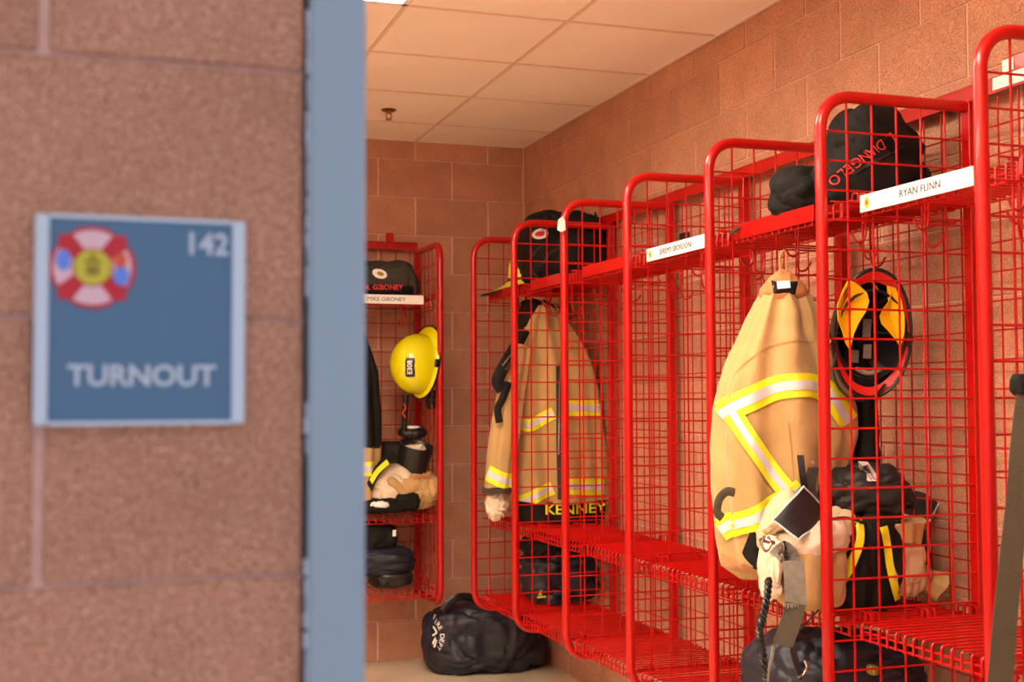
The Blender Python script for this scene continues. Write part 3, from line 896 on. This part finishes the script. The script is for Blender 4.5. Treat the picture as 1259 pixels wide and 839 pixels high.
# dark trousers with lime stripes
dk = thing('striped_trousers', 'folded black trousers with two lime yellow stripes on the middle shelf', 'trousers', (0, 0, 0))
q1 = blob(MB(), Vector((1.985, 2.975, zs+.125)), (.12, .12, .13), (.6, .55), rz=.2, amp=.025, fq=9, seed=21, stretch=(1.6, 1.6, .5), floor=zs).build('trousers_body', M['black'], dk, True)
bq = bvh_of(q1)
Q = lambda u, v: at(u, v, 2.84)
band(MB(), bq, [Q(1060, 640), Q(1058, 665), Q(1050, 690), Q(1040, 715), Q(1028, 740), Q(1024, 757)], .022, off=.006).build('lime_stripe', M['yel'], dk, True)
band(MB(), bq, [Q(1087, 648), Q(1092, 672), Q(1096, 700), Q(1102, 725), Q(1108, 742)], .022, off=.006).build('lime_stripe', M['yel'], dk, True)

# black equipment bag with white label
gb = thing('equipment_bag', 'black bag with a white name tag lying on the striped trousers', 'bag', (0, 0, 0))
q2 = blob(MB(), at(1062, 608, 3.0), (.125, .11, .078), (.75, .75), rz=-.2, amp=.02, fq=8, seed=31, stretch=(1, 1, 2)).build('bag_body', M['black2'], gb, True)
bq2 = bvh_of(q2)
wl_ = patch(MB(), bq2, [(-.03, .028), (.0, .026), (.033, -.012), (.028, -.027), (.0, -.026), (-.01, 0)], at(1067, 580, 2.9), (1, 0, 0), (0, 0, 1), off=.004).build('name_tag', M['white'], gb)
sc_ = MB()
for dx in (-.004, .006): band(sc_, bq2, [at(1062, 575, 2.9)+Vector((dx, 0, 0)), at(1068, 582, 2.9)+Vector((dx, 0, 0)), at(1074, 590, 2.9)+Vector((dx, 0, 0))], .0015, off=.007)
sc_.build('handwriting', M['gstrap'], wl_)
MB().tube(smooth_path([at(1018, 640, 2.86), at(1040, 637, 2.86), at(1065, 644, 2.87), at(1090, 650, 2.9), at(1115, 640, 2.95)], 5), .004, 6).build('bag_seam', M['blackp'], gb, True)


def pouch(label, corners, depth, group=None, name='gear_pouch', par_depth=.05):
    """four world corners of the face, thickness along +VIEW, with white piping"""
    t = thing(name, label, 'pouch', (0, 0, 0), 0, group)
    c = sum(corners, Vector())/4; mb = MB(); n = 10; vs = []; fs = []
    for side in (0, 1):
        for i in range(n+1):
            for j in range(n+1):
                u, v = i/n, j/n
                p = (corners[0]*(1-u)+corners[1]*u)*(1-v)+(corners[3]*(1-u)+corners[2]*u)*v
                bul = (u*(1-u)*v*(1-v)*16)**.5
                p = p + VIEW*(par_depth*(.5 if side else -.0)) + VIEW*((par_depth*.5 if side else -.012)*bul)
                p += Vector((0, 0, 1))*.004*noise.noise(p*20)
                vs.append(p)
    m_ = (n+1)**2
    for i in range(n):
        for j in range(n):
            a = i*(n+1)+j
            fs.append((a, a+1, a+n+2, a+n+1)); fs.append((m_+a, m_+a+n+1, m_+a+n+2, m_+a+1))
    ring = [i*(n+1) for i in range(n+1)]+[n*(n+1)+j for j in range(1, n+1)]+[i*(n+1)+n for i in range(n-1, -1, -1)]+[j for j in range(n-1, 0, -1)]
    for k in range(len(ring)):
        a, b = ring[k], ring[(k+1) % len(ring)]; fs.append((a, b, m_+b, m_+a))
    mb.add(vs, fs); mb.build('pouch_body', M['black2'], t, True)
    MB().tube([vs[k]-VIEW*.001 for k in ring], .0026, 6, closed=True).build('piping', M['piping'], t, True)
    return t


pouch('black pouch with white piping leaning at the left of the crumpled pants', [at(950, 640, 2.84), at(988, 598, 2.84), at(1022, 634, 2.90), at(982, 664, 2.80)], .05, 'black pouches with white piping')
pouch('black pouch with white piping at the back, right of the white-tagged bag', [at(1110, 632, 3.12), at(1127, 588, 3.12), at(1160, 608, 3.0), at(1142, 642, 3.0)], .05, 'black pouches with white piping')
# black straps behind the left pouch
sb = thing('harness_straps', 'upright black straps behind the left white-piped pouch', 'straps')
ribbon(MB(), [at(984, 560, 2.93), at(987, 585, 2.92), at(992, 615, 2.93)], .018, ws, .004).build('strap', M['blackp'], sb)
ribbon(MB(), [at(1000, 575, 2.95), at(996, 600, 2.95), at(1003, 620, 2.95)], .03, ws, .006).build('strap', M['char'], sb)
MB().tube([at(998, 569, 2.93), at(998.5, 569, 2.925)], .006, 8).build('snap', M['chrome'], sb)
blob(MB(), at(955, 640, 2.97), (.03, .05, .09), (.8, .8), ry=.5, amp=.01, fq=20, seed=3, n=(30, 20)).build('folded_pad', M['leather'], sb, True)

# tan leather gloves
def glove(label, base, rz, s=1.0, m='leather', flip=1, lean=.3, curl=1):
    t = thing('work_glove', label, 'glove', (0, 0, 0), 0, 'tan work gloves')
    Rm = Matrix.Rotation(rz, 3, 'Z') @ Matrix.Rotation(lean, 3, 'Y')
    f = lambda p: Rm @ (Vector(p)*s) + Vector(base)
    mb = blob(MB(), (0, 0, .055), (.05, .024, .062), (.8, .7), amp=.012, fq=22, seed=5, n=(36, 24))
    for v in mb.v: v.xyz = f(v)
    mb.build('palm', M[m], t, True)
    cu2 = loft(MB(), [(.0, 0, 0, .044, .026, 1), (-.03, 0, 0, .052, .032, 1), (-.055, 0, 0, .062, .040, 1)], 32, .004, 5, 2)
    for v in cu2.v: v.xyz = f(v)
    cu2.build('cuff', M['tan'], t, True)
    for i, (dx, l) in enumerate(((-.034, .055), (-.012, .068), (.012, .064), (.034, .05))):
        MB().tube([f(p) for p in smooth_path([(dx, 0, .085), (dx*1.02, -.004*curl, .09+l*.5), (dx*.98, -.02*curl, .09+l*.8)], 4)], [.0150]*7+[.013, .009], 10).build('finger', M[m], t, True)
    MB().tube([f(p) for p in smooth_path([(flip*.045, 0, .03), (flip*.072, -.01, .06), (flip*.075, -.028, .085)], 4)], [.014]*7+[.012, .008], 10).build('thumb', M[m], t, True)
    return t
glove('tan leather glove hanging fingers down against the striped trousers', (2.085, 2.885, zs+.175), .1, 1.0, 'leather', 1, PI-.12, -1)
glove('tan leather glove lying tipped at the right end of the middle shelf', (2.185, 2.93, zs+.062), -.4, .72, 'leather', -1, -1.1)
# dark bundle and cord at the back right
bh = thing('black_hood', 'black crumpled hood behind the tan gloves', 'hood')
blob(MB(), Vector((2.14, 3.05, zs+.075)), (.085, .10, .08), (.8, .8), amp=.03, fq=12, seed=44, floor=zs).build('hood_body', M['black'], bh, True)
blob(MB(), Vector((2.19, 3.0, zs+.15)), (.035, .05, .05), (.8, .8), amp=.03, fq=20, seed=47, n=(36, 24)).build('hood_fold', M['char'], bh, True)

# braided cord hanging from the pants
cdp = MB()
base = [at(945, 712, 2.74), at(943, 735, 2.735), at(938, 760, 2.73), at(934, 778, 2.73), at(937, 800, 2.73), at(941, 830, 2.73), at(942, 850, 2.73)]
bp_ = smooth_path(base, 14)
for ph in (0, PI):
    cdp.tube([p+Vector((math.cos(i*.9+ph), math.sin(i*.9+ph)*.8, 0))*.0055 for i, p in enumerate(bp_)], .0055, 6)
co = cdp.build('braided_cord', M['blackp'], None, True); tag(co, 'black braided cord dangling below the crumpled cream pants', 'cord')
cd2 = MB().tube(smooth_path([at(951, 795, 2.725), at(948, 812, 2.725), at(944, 828, 2.725), at(943, 850, 2.725)], 5), .005, 6).build('grey_cord', M['gstrap'], None, True)
tag(cd2, 'thin grey cord hanging in front of the navy gear bag', 'cord')

# ------------------------------------------------------------------ BOTTOM SHELF BAG
zb_ = .433
nb = thing('navy_gear_bag', 'large dark navy bag on the bottom shelf below the big tan coat', 'bag')
n1_ = blob(MB(), Vector((1.955, 3.06, zb_+.135)), (.235, .19, .15), (.65, .65), amp=.026, fq=9, seed=52, stretch=(.8, 1, 1.5), floor=zb_, n=(130, 80)).build('bag_body', M['navy'], nb, True)
bn = bvh_of(n1_)
ribbon(MB(), [at(1012, 745, 2.84), at(990, 768, 2.83), at(975, 790, 2.82), at(978, 812, 2.82), at(986, 835, 2.82)], .018, (.6, -.1, .6), .004).build('bag_handle', M['black2'], nb)
MB().tube(smooth_path([at(989, 812, 2.80), at(992, 820, 2.80), at(988, 830, 2.80), at(982, 833, 2.80)], 4), .003, 6).build('metal_ring', M['chrome'], nb, True)
blob(MB(), at(1073, 824, 2.86), (.012, .02, .014), amp=.003, n=(20, 12)).build('green_patch', M['egreen'], nb, True)

# ------------------------------------------------------------------ BAG ON THE TOP SHELF (fifth locker)
zt = 1.874
tb_ = thing('helmet_bag', 'black bag with slanting red letters on the top shelf above the big tan coat', 'bag')
t1 = blob(MB(), Vector((2.055, 2.975, zt+.135)), (.135, .125, .165), (.7, .75), rz=.25, amp=.028, fq=5.5, seed=61, floor=zt, taper=.22, n=(130, 80)).build('bag_body', M['black'], tb_, True)
t2 = blob(MB(), Vector((1.915, 3.10, zt+.062)), (.085, .09, .078), (.8, .8), rz=.3, ry=-.2, amp=.015, fq=7, seed=66, floor=zt, n=(90, 56)).build('bag_flap', M['black'], tb_, True)
MB().tube(smooth_path([at(968, 240, 3.02), at(982, 248, 3.0), at(1000, 252, 3.0), at(1015, 246, 2.98)], 4), .01, 8, flat=.3).build('bag_strap', M['black'], tb_, True)
bt = bvh_of(t1, t2)
u1 = (at(1045, 200, 2.85)-at(1085, 172, 2.85)).normalized(); v1 = Vector((u1.z, 0, -u1.x)).normalized()
v1 = VIEW.cross(u1).normalized()
if v1.z > 0: v1 = -v1
text('L. DIANGELO', .040, M['redtext'], tb_, at(1063, 192, 2.85), u1, v1, bvh=bt, d=VIEW, off=.006, stretch=.9)
band(MB(), bt, [at(1050, 212, 2.85), at(1085, 195, 2.85), at(1110, 180, 2.85)], .006, off=.003).build('zip', M['blackp'], tb_, True)
# small dark strap lying on the shelf front
rs = ribbon(MB(), [at(897, 288, 3.35), at(908, 280, 3.34), at(921, 273, 3.33)], .022, (.1, .9, .2), .004).build('loose_strap', M['char']); tag(rs, 'short black strap lying over a red shelf front left of the embroidered bag', 'strap')

# ------------------------------------------------------------------ CORNER LOCKER GEAR
zt0 = 1.874
bg_ = thing('helmet_bag', 'bulky black bag with an oval white patch on the corner locker', 'bag')
a1 = blob(MB(), Vector((2.075, 5.42, zt0+.165)), (.195, .15, .175), (.5, .5), rz=-.1, amp=.03, fq=5, seed=71, floor=zt0, n=(130, 80)).build('bag_body', M['black'], bg_, True)
a2 = MB(); random.seed(5)
for i in range(26):
    p = at(703+i*1.45, 275+random.uniform(-3, 3), 5.5); a2.tube([p, p+Vector((random.uniform(-.02, .02), random.uniform(-.02, .02), random.uniform(.02, .05)))], [.008, .003], 5)
a2.build('frayed_fringe', M['black'], bg_)
ba = bvh_of(a1)
pa = patch(MB(), ba, ellipse(.040, .024), at(664, 288, 5.3), (1, 0, .15), (-.15, 0, 1), off=.004).build('oval_patch', M['white'], bg_)
patch(MB(), ba, ellipse(.024, .012), at(664, 288, 5.3), (1, 0, .15), (-.15, 0, 1), off=.007).build('patch_mark', M['ered'], pa)
for pp in ([(650, 318), (660, 308), (668, 300)], [(668, 325), (676, 312), (690, 305)], [(655, 335), (668, 345), (684, 338)]):
    band(MB(), ba, [at(u, v, 5.3) for u, v in pp], .008, off=.002).build('bag_seam', M['char'], bg_, True)

cA = thing('turnout_coat', 'tan turnout coat with yellow letters on its black hem, hanging in the corner locker', 'coat')
ya = 5.47
X_ = lambda u: at(u, 500, ya).x
rw = []
for (v, l, r_, hy, f) in ((376, 662, 676, .03, .2), (395, 650, 695, .06, .7), (425, 640, 715, .09, 1), (450, 636, 727, .11, 1), (480, 632, 733, .13, 1), (510, 630, 737, .13, 1), (550, 630, 741, .14, 1.2), (590, 632, 743, .14, 1.2), (618, 636, 744, .13, 1.2)):
    p = at(l, v, ya); q = at(r_, v, ya); rw.append(rx(p.z, p.x, q.x, ya, hy, f))
cb = loft(MB(), rw, 96, .015, 7, 4.1).build('coat_body', M['tan'], cA, True)
sl = []
for (u, v, r_) in ((640, 425, .045), (630, 470, .062), (622, 520, .066), (616, 560, .066), (612, 600, .064)):
    p = at(u, v, ya-.08); sl.append((p.z, p.x, p.y, r_*.95, r_, 1))
slv = loft(MB(), sl, 40, .006, 5, 1.3).build('sleeve', M['tan'], cA, True)
pc = at(612, 603, ya-.08)
MB().tube([pc+Vector((0, 0, .012)), pc+Vector((0, 0, -.012))], .07, 24).build('cuff_edge', M['char'], cA, True)
blob(MB(), at(611, 622, ya-.08), (.045, .045, .06), (.9, .9), amp=.025, fq=22, seed=77, n=(36, 24)).build('knit_wristlet', M['cream'], cA, True)
bA = bvh_of(cb); bS = bvh_of(slv)
U = lambda u, v: at(u, v, ya-.2)
tri_stripe(cA, bS, [U(596, 583), U(612, 590), U(632, 596)], .070)
tri_stripe(cA, bA, [U(638, 522), U(648, 524), U(655, 522), U(664, 516), U(680, 508)], .055)
tri_stripe(cA, bA, [U(698, 502), U(715, 502), U(740, 503)], .075)
tri_stripe(cA, bA, [U(698, 598), U(715, 600), U(742, 601)], .075)
tri_stripe(cA, bA, [U(636, 622), U(650, 616), U(665, 608), U(678, 602)], .06)
hem = loft(MB(), [(at(690, 616, ya).z, at(690, 616, ya).x, ya, .20, .12, 1), (at(690, 641, ya).z, at(690, 641, ya).x, ya, .20, .12, 1)], 64, .008, 6, 2).build('hem_panel', M['black'], cA, True)
text('KENNEY', .062, M['yel'], cA, at(706, 629, ya-.2), (1, 0, 0), (0, 0, 1), bvh=bvh_of(hem), d=VIEW, off=.005, stretch=1.25, bold=.001)
band(MB(), bA, [U(686, 450), U(687, 500), U(687, 550), U(688, 600), U(688, 616)], .026, off=.008).build('zip_flap', M['char'], cA, True)
band(MB(), bA, [U(690, 400), U(688, 450), U(687, 500), U(686, 560)], .006, off=.011).build('zip', M['steel'], cA, True)
MB().tube(smooth_path([at(645, 405, ya-.1), at(632, 430, ya-.1), at(620, 450, ya-.15), at(612, 468, ya-.15), at(618, 480, ya-.15)], 6), .028, 8, flat=.35).build('shoulder_strap', M['black'], cA, True)
MB().tube([at(622, 455, ya-.19), at(632, 442, ya-.19)], .006, 6).tube([at(618, 450, ya-.19), at(628, 437, ya-.19)], .004, 6).build('strap_buckle', M['chrome'], cA, True)
MB().tube(smooth_path([at(625, 470, ya-.15), at(618, 490, ya-.16), at(612, 503, ya-.16), at(614, 520, ya-.16)], 5), .017, 8, flat=.5).build('hose_strap', M['black'], cA, True)
blob(MB(), at(660, 392, ya+.06), (.08, .06, .09), amp=.02, fq=14, seed=7, n=(36, 24)).build('dark_lining', M['black'], cA, True)
MB().tube(smooth_path([at(667, 380, ya), at(668, 372, ya), at(672, 378, ya)], 4), .005, 6).build('hanging_loop', M['tan'], cA, True)

bA2 = thing('gear_bundle', 'dark crumpled bundle with a small yellow tag on the bottom shelf of the corner locker', 'bundle')
l1 = blob(MB(), Vector((2.07, 5.48, .433+.115)), (.17, .15, .13), (.7, .7), amp=.03, fq=8, seed=83, floor=.433, stretch=(1, 1, 1.8), n=(110, 64)).build('bundle_body', M['navy'], bA2, True)
blob(MB(), Vector((2.04, 5.47, .68)), (.13, .12, .06), (.7, .7), amp=.03, fq=12, seed=86, n=(90, 50)).build('bundle_top', M['black'], bA2, True)
patch(MB(), bvh_of(l1), [(-.022, -.02), (.026, -.014), (.0, .024)], at(664, 734, 5.3), (1, 0, 0), (0, 0, 1), off=.006).build('yellow_tag', M['eyel'], bA2)
# second small dark item on the wall grid of the third bay
q = at(789, 290, 4.4)
sm = MB().box((-.02, -.03, -.02), (.0, .03, .02), .004).build('radio_clip', M['blackp'], None, False, (2.228, 4.45, 1.99)); tag(sm, 'small black clip on the back grid of an empty locker, left of the smaller nameplate', 'clip')

# ------------------------------------------------------------------ BACK-WALL LOCKER GEAR
gz = 1.874
g1 = thing('helmet_bag', 'charcoal bag with red embroidered letters and white oval patch on the back-wall locker', 'bag')
ga = blob(MB(), Vector((1.415, 6.25, gz+.088)), (.175, .13, .095), (.55, .55), amp=.02, fq=9, seed=91, floor=gz, taper=.12, n=(110, 64)).build('bag_body', M['char'], g1, True)
bga = bvh_of(ga)
dy = Vector((.12, .99, -.02)).normalized()
band(MB(), bga, [at(440, 353, 6.0), at(475, 354, 6.0), at(513, 356, 6.0)], .055, dy, .002, nw=4).build('bag_base_band', M['black'], g1, True)
text('M. GIBONEY', .036, M['redtext'], g1, at(471, 354, 6.12), (1, 0, .02), (0, 0, 1), bvh=bga, d=dy, off=.006, stretch=1.0, bold=.0006)
pg = patch(MB(), bga, ellipse(.038, .024), at(470, 333, 6.0), (1, 0, -.3), (.3, 0, 1), dy, .004).build('oval_patch', M['white'], g1)
patch(MB(), bga, ellipse(.018, .010), at(471, 333, 6.0), (1, 0, -.3), (.3, 0, 1), dy, .006).build('patch_mark', M['egreen'], pg)

fl_ = thing('flashlight', 'slim black flashlight hanging under the yellow helmet', 'flashlight')
MB().tube([at(499, 486, 6.16), at(498, 505, 6.16), at(497, 530, 6.16)], [.017, .014, .013], 12).build('barrel', M['blackp'], fl_, True)
MB().tube(smooth_path([at(496, 496, 6.12), at(499, 502, 6.12), at(495, 508, 6.12), at(499, 514, 6.12)], 4), .004, 5).build('lanyard', M['redtext'], fl_, True)
blob(MB(), at(531, 492, 6.2), (.025, .03, .05), amp=.006, fq=12, n=(30, 20)).build('end_cap', M['blackp'], fl_, True)

bt_ = thing('rubber_boots', 'pair of black boots with white lining inside the heaped pants', 'boots')
def ring_tube(mb, c, r0, h, tilt, r1=None):
    c = Vector(c); Rm = Matrix.Rotation(tilt, 3, 'Y') @ Matrix.Rotation(.35, 3, 'X'); n = 28; prof_ = [(r0*.95, 0), (r0, h*.5), (r0*1.04, h), (r0*1.0, h+.012), (r0*.9, h+.006), (r0*.86, h*.55), (r0*.8, h*.4)]
    vs = [c+Rm @ Vector((r*math.cos(2*PI*j/n), r*.9*math.sin(2*PI*j/n), z)) for r, z in prof_ for j in range(n)]
    fs = [(i*n+j, i*n+(j+1) % n, (i+1)*n+(j+1) % n, (i+1)*n+j) for i in range(len(prof_)-1) for j in range(n)]
    fs.append([(len(prof_)-1)*n+j for j in range(n)]); fs.append(list(range(n))[::-1])
    mb.add(vs, fs); return mb
c0 = at(505, 578, 6.14)
ring_tube(MB(), c0, .083, .125, .15).build('boot_shaft', M['blackp'], bt_, True)
blob(MB(), c0+Vector((.018, 0, .085)), (.056, .05, .035), amp=.02, fq=30, seed=4, n=(36, 20)).build('lining', M['cream'], bt_, True)
blob(MB(), c0+Vector((.02, .055, .185)), (.075, .06, .028), (.9, .8), rx=.15, amp=.008, fq=14, seed=8, n=(40, 20)).build('boot_shaft', M['blackp'], bt_, True)
blob(MB(), c0+Vector((.022, .052, .208)), (.045, .03, .01), (.9, .8), amp=.004, n=(30, 14)).build('lining', M['white'], bt_, True)

hp_ = thing('turnout_pants', 'heaped white and tan turnout pants on the shelf of the back-wall locker', 'pants')
w1 = blob(MB(), at(476, 600, 6.14), (.125, .11, .095), (.8, .8), ry=-.35, amp=.022, fq=9, seed=101, floor=zs, n=(110, 70)).build('pants_lining', M['cream'], hp_, True)
w2 = blob(MB(), at(513, 602, 6.12), (.125, .10, .082), (.8, .8), ry=-.1, amp=.026, fq=8, seed=104, floor=zs, n=(110, 70)).build('pants_body', M['tan'], hp_, True)
blob(MB(), at(490, 600, 6.06), (.075, .04, .026), (.8, .6), ry=.75, amp=.01, fq=16, seed=105, n=(40, 24)).build('pants_waist', M['tan'], hp_, True)
blob(MB(), at(500, 617, 6.06), (.06, .05, .045), amp=.012, fq=16, seed=107, floor=zs, n=(40, 24)).build('dark_knee', M['black'], hp_, True)
blob(MB(), at(470, 622, 6.07), (.11, .06, .035), amp=.012, fq=16, seed=108, floor=zs, n=(40, 24)).build('dark_cuff', M['black'], hp_, True)
blob(MB(), at(466, 620, 6.03), (.05, .03, .015), amp=.01, fq=20, seed=109, floor=zs, n=(36, 18)).build('white_fold', M['white'], hp_, True)
bw = bvh_of(w1)
ribbon(MB(), [at(454, 600, 6.02), at(462, 582, 6.02), at(475, 567, 6.03), at(486, 560, 6.05)], .045, (.4, 0, -.6), .008).build('pants_edge', M['black'], hp_)
ribbon(MB(), [at(456, 593, 6.005), at(464, 580, 6.005), at(477, 568, 6.015)], .026, (.4, 0, -.6), .004).build('lime_stripe', M['yel'], hp_)
patch(MB(), bvh_of(w2), [(-.05, -.004), (.045, .012), (.045, .03), (-.048, .014)], at(524, 590, 5.95), (1, 0, 0), (0, 0, 1), dy, .004).build('leather_patch', M['collar'], hp_)
bxk = thing('equipment_case', 'black rectangular case standing behind the black boots', 'case')
p0 = at(470, 566, 6.3); MB().box((p0.x, 6.28, zs+.0), (p0.x+.13, 6.36, at(470, 543, 6.3).z), .006).build('case_body', M['blackp'], bxk)
MB().box((p0.x+.012, 6.276, zs+.1), (p0.x+.118, 6.281, at(470, 547, 6.3).z), .002).build('case_panel', M['char'], bxk)

cL = thing('turnout_coat', 'dark-topped coat with tan cuff and lime band beside the blue-grey door frame', 'coat')
xc = at(440, 530, 6.12).x
loft(MB(), [(1.70, xc, 6.14, .03, .03, .2), (1.62, xc, 6.14, .06, .06, .8), (1.5, xc, 6.14, .10, .1, 1), (1.25, xc, 6.14, .115, .12, 1), (1.13, xc, 6.14, .11, .12, 1)], 64, .01, 6, 1.0).build('coat_body', M['black'], cL, True)
lo = loft(MB(), [(1.14, xc, 6.14, .112, .118, 1), (1.0, xc, 6.14, .108, .115, 1), (.87, xc, 6.14, .10, .11, 1)], 64, .01, 6, 1.0).build('coat_skirt', M['tan'], cL, True)
tri_stripe(cL, bvh_of(lo), [at(425, 578, 5.95), at(445, 578, 5.95), at(462, 577, 5.95)], .07, d=dy)

nb2 = thing('navy_trousers', 'folded navy trousers on the bottom shelf of the back-wall locker', 'trousers')
blob(MB(), Vector((1.395, 6.2, .56)), (.165, .13, .075), (.6, .6), amp=.02, fq=7, seed=121, stretch=(.7, 1, 2.4), n=(110, 64)).build('trousers_fold', M['navy'], nb2, True)
blob(MB(), Vector((1.36, 6.22, .68)), (.12, .11, .07), (.6, .6), amp=.02, fq=9, seed=123, n=(90, 50)).build('trousers_waist', M['black'], nb2, True)
blob(MB(), Vector((1.45, 6.2, .476)), (.10, .12, .045), (.6, .6), amp=.015, fq=9, seed=124, floor=.433, n=(90, 50)).build('boot_toe', M['blackp'], nb2, True)
MB().box(at(483, 660, 6.1)-Vector((.0, 0, 0)), at(487, 652, 6.1)+Vector((0, .01, 0)), .001).build('metal_tab', M['white'], nb2)

# ------------------------------------------------------------------ DUFFEL ON THE FLOOR
du = thing('duffel_bag', 'navy duffel bag with white round lettering on the floor in the corner', 'bag')
d1 = blob(MB(), Vector((1.935, 6.19, .155)), (.305, .215, .165), (.62, .6), rz=-.12, amp=.045, fq=4.4, seed=131, floor=.002, n=(170, 96), sag=.25).build('bag_body', M['navy'], du, True)
d1b = blob(MB(), Vector((1.83, 6.2, .25)), (.14, .15, .075), (.8, .8), ry=-.2, amp=.022, fq=7, seed=135, n=(110, 56)).build('bag_top', M['navy'], du, True)
bd = bvh_of(d1, d1b)
band(MB(), bd, [at(618, 750, 5.9), at(622, 775, 5.9), at(623, 800, 5.9), at(624, 828, 5.9)], .012, off=.003).build('bag_seam', M['blackp'], du, True)
band(MB(), bd, [at(535, 815, 5.9), at(565, 823, 5.9), at(600, 829, 5.9), at(640, 829, 5.9)], .008, off=.003).build('bag_seam', M['blackp'], du, True)
MB().tube(smooth_path([at(545, 752, 6.1), at(552, 742, 6.1), at(564, 735, 6.1), at(578, 735, 6.12), at(590, 741, 6.14), at(600, 752, 6.14)], 6), .02, 8, flat=.3).build('bag_handle', M['blackp'], du, True)
# curved lettering
ring_c = at(516, 792, 5.95)
for i, ch in enumerate('FIRE DEPT'):
    a = R(78-i*15)
    px_, py_ = 519+18*math.cos(a), 792-20*math.sin(a)
    if ch != ' ':
        ux = Vector((math.sin(a), 0, -math.cos(a))); uy = Vector((math.cos(a), 0, math.sin(a)))
        text(ch, .034, M['white'], du, at(px_, py_, 5.9), ux, uy, bvh=bd, d=VIEW, off=.004)
lg = MB()
for pp in ([(524, 780), (529, 787), (523, 792)], [(524, 802), (528, 794)], [(530, 796), (526, 806)]): band(lg, bd, [at(u, v, 5.9) for u, v in pp], .009, off=.004)
lg.build('bag_logo', M['white'], du)

# ------------------------------------------------------------------ WEBBING STRAP AT THE RIGHT EDGE
st = thing('webbing_strap', 'wide olive-grey strap hanging at the right edge of the picture', 'strap')
ribbon(MB(), [at(1262, 482, 2.08), at(1259, 505, 2.08), at(1254, 560, 2.08), at(1250, 620, 2.085), at(1243, 690, 2.09), at(1236, 760, 2.10), at(1230, 839, 2.11), at(1226, 890, 2.11)], (.036, .052), ws, .004).build('webbing', M['strap'], st)
blob(MB(), at(1261, 474, 2.09), (.030, .02, .022), amp=.006, fq=30, n=(36, 20)).build('folded_end', M['black'], st, True)
MB().tube(smooth_path([at(1262, 474, 2.09), at(1272, 466, 2.1), at(1282, 452, 2.12), at(1290, 440, 2.15)], 4), .01, 8, flat=.5).build('strap_loop', M['strap'], st, True)
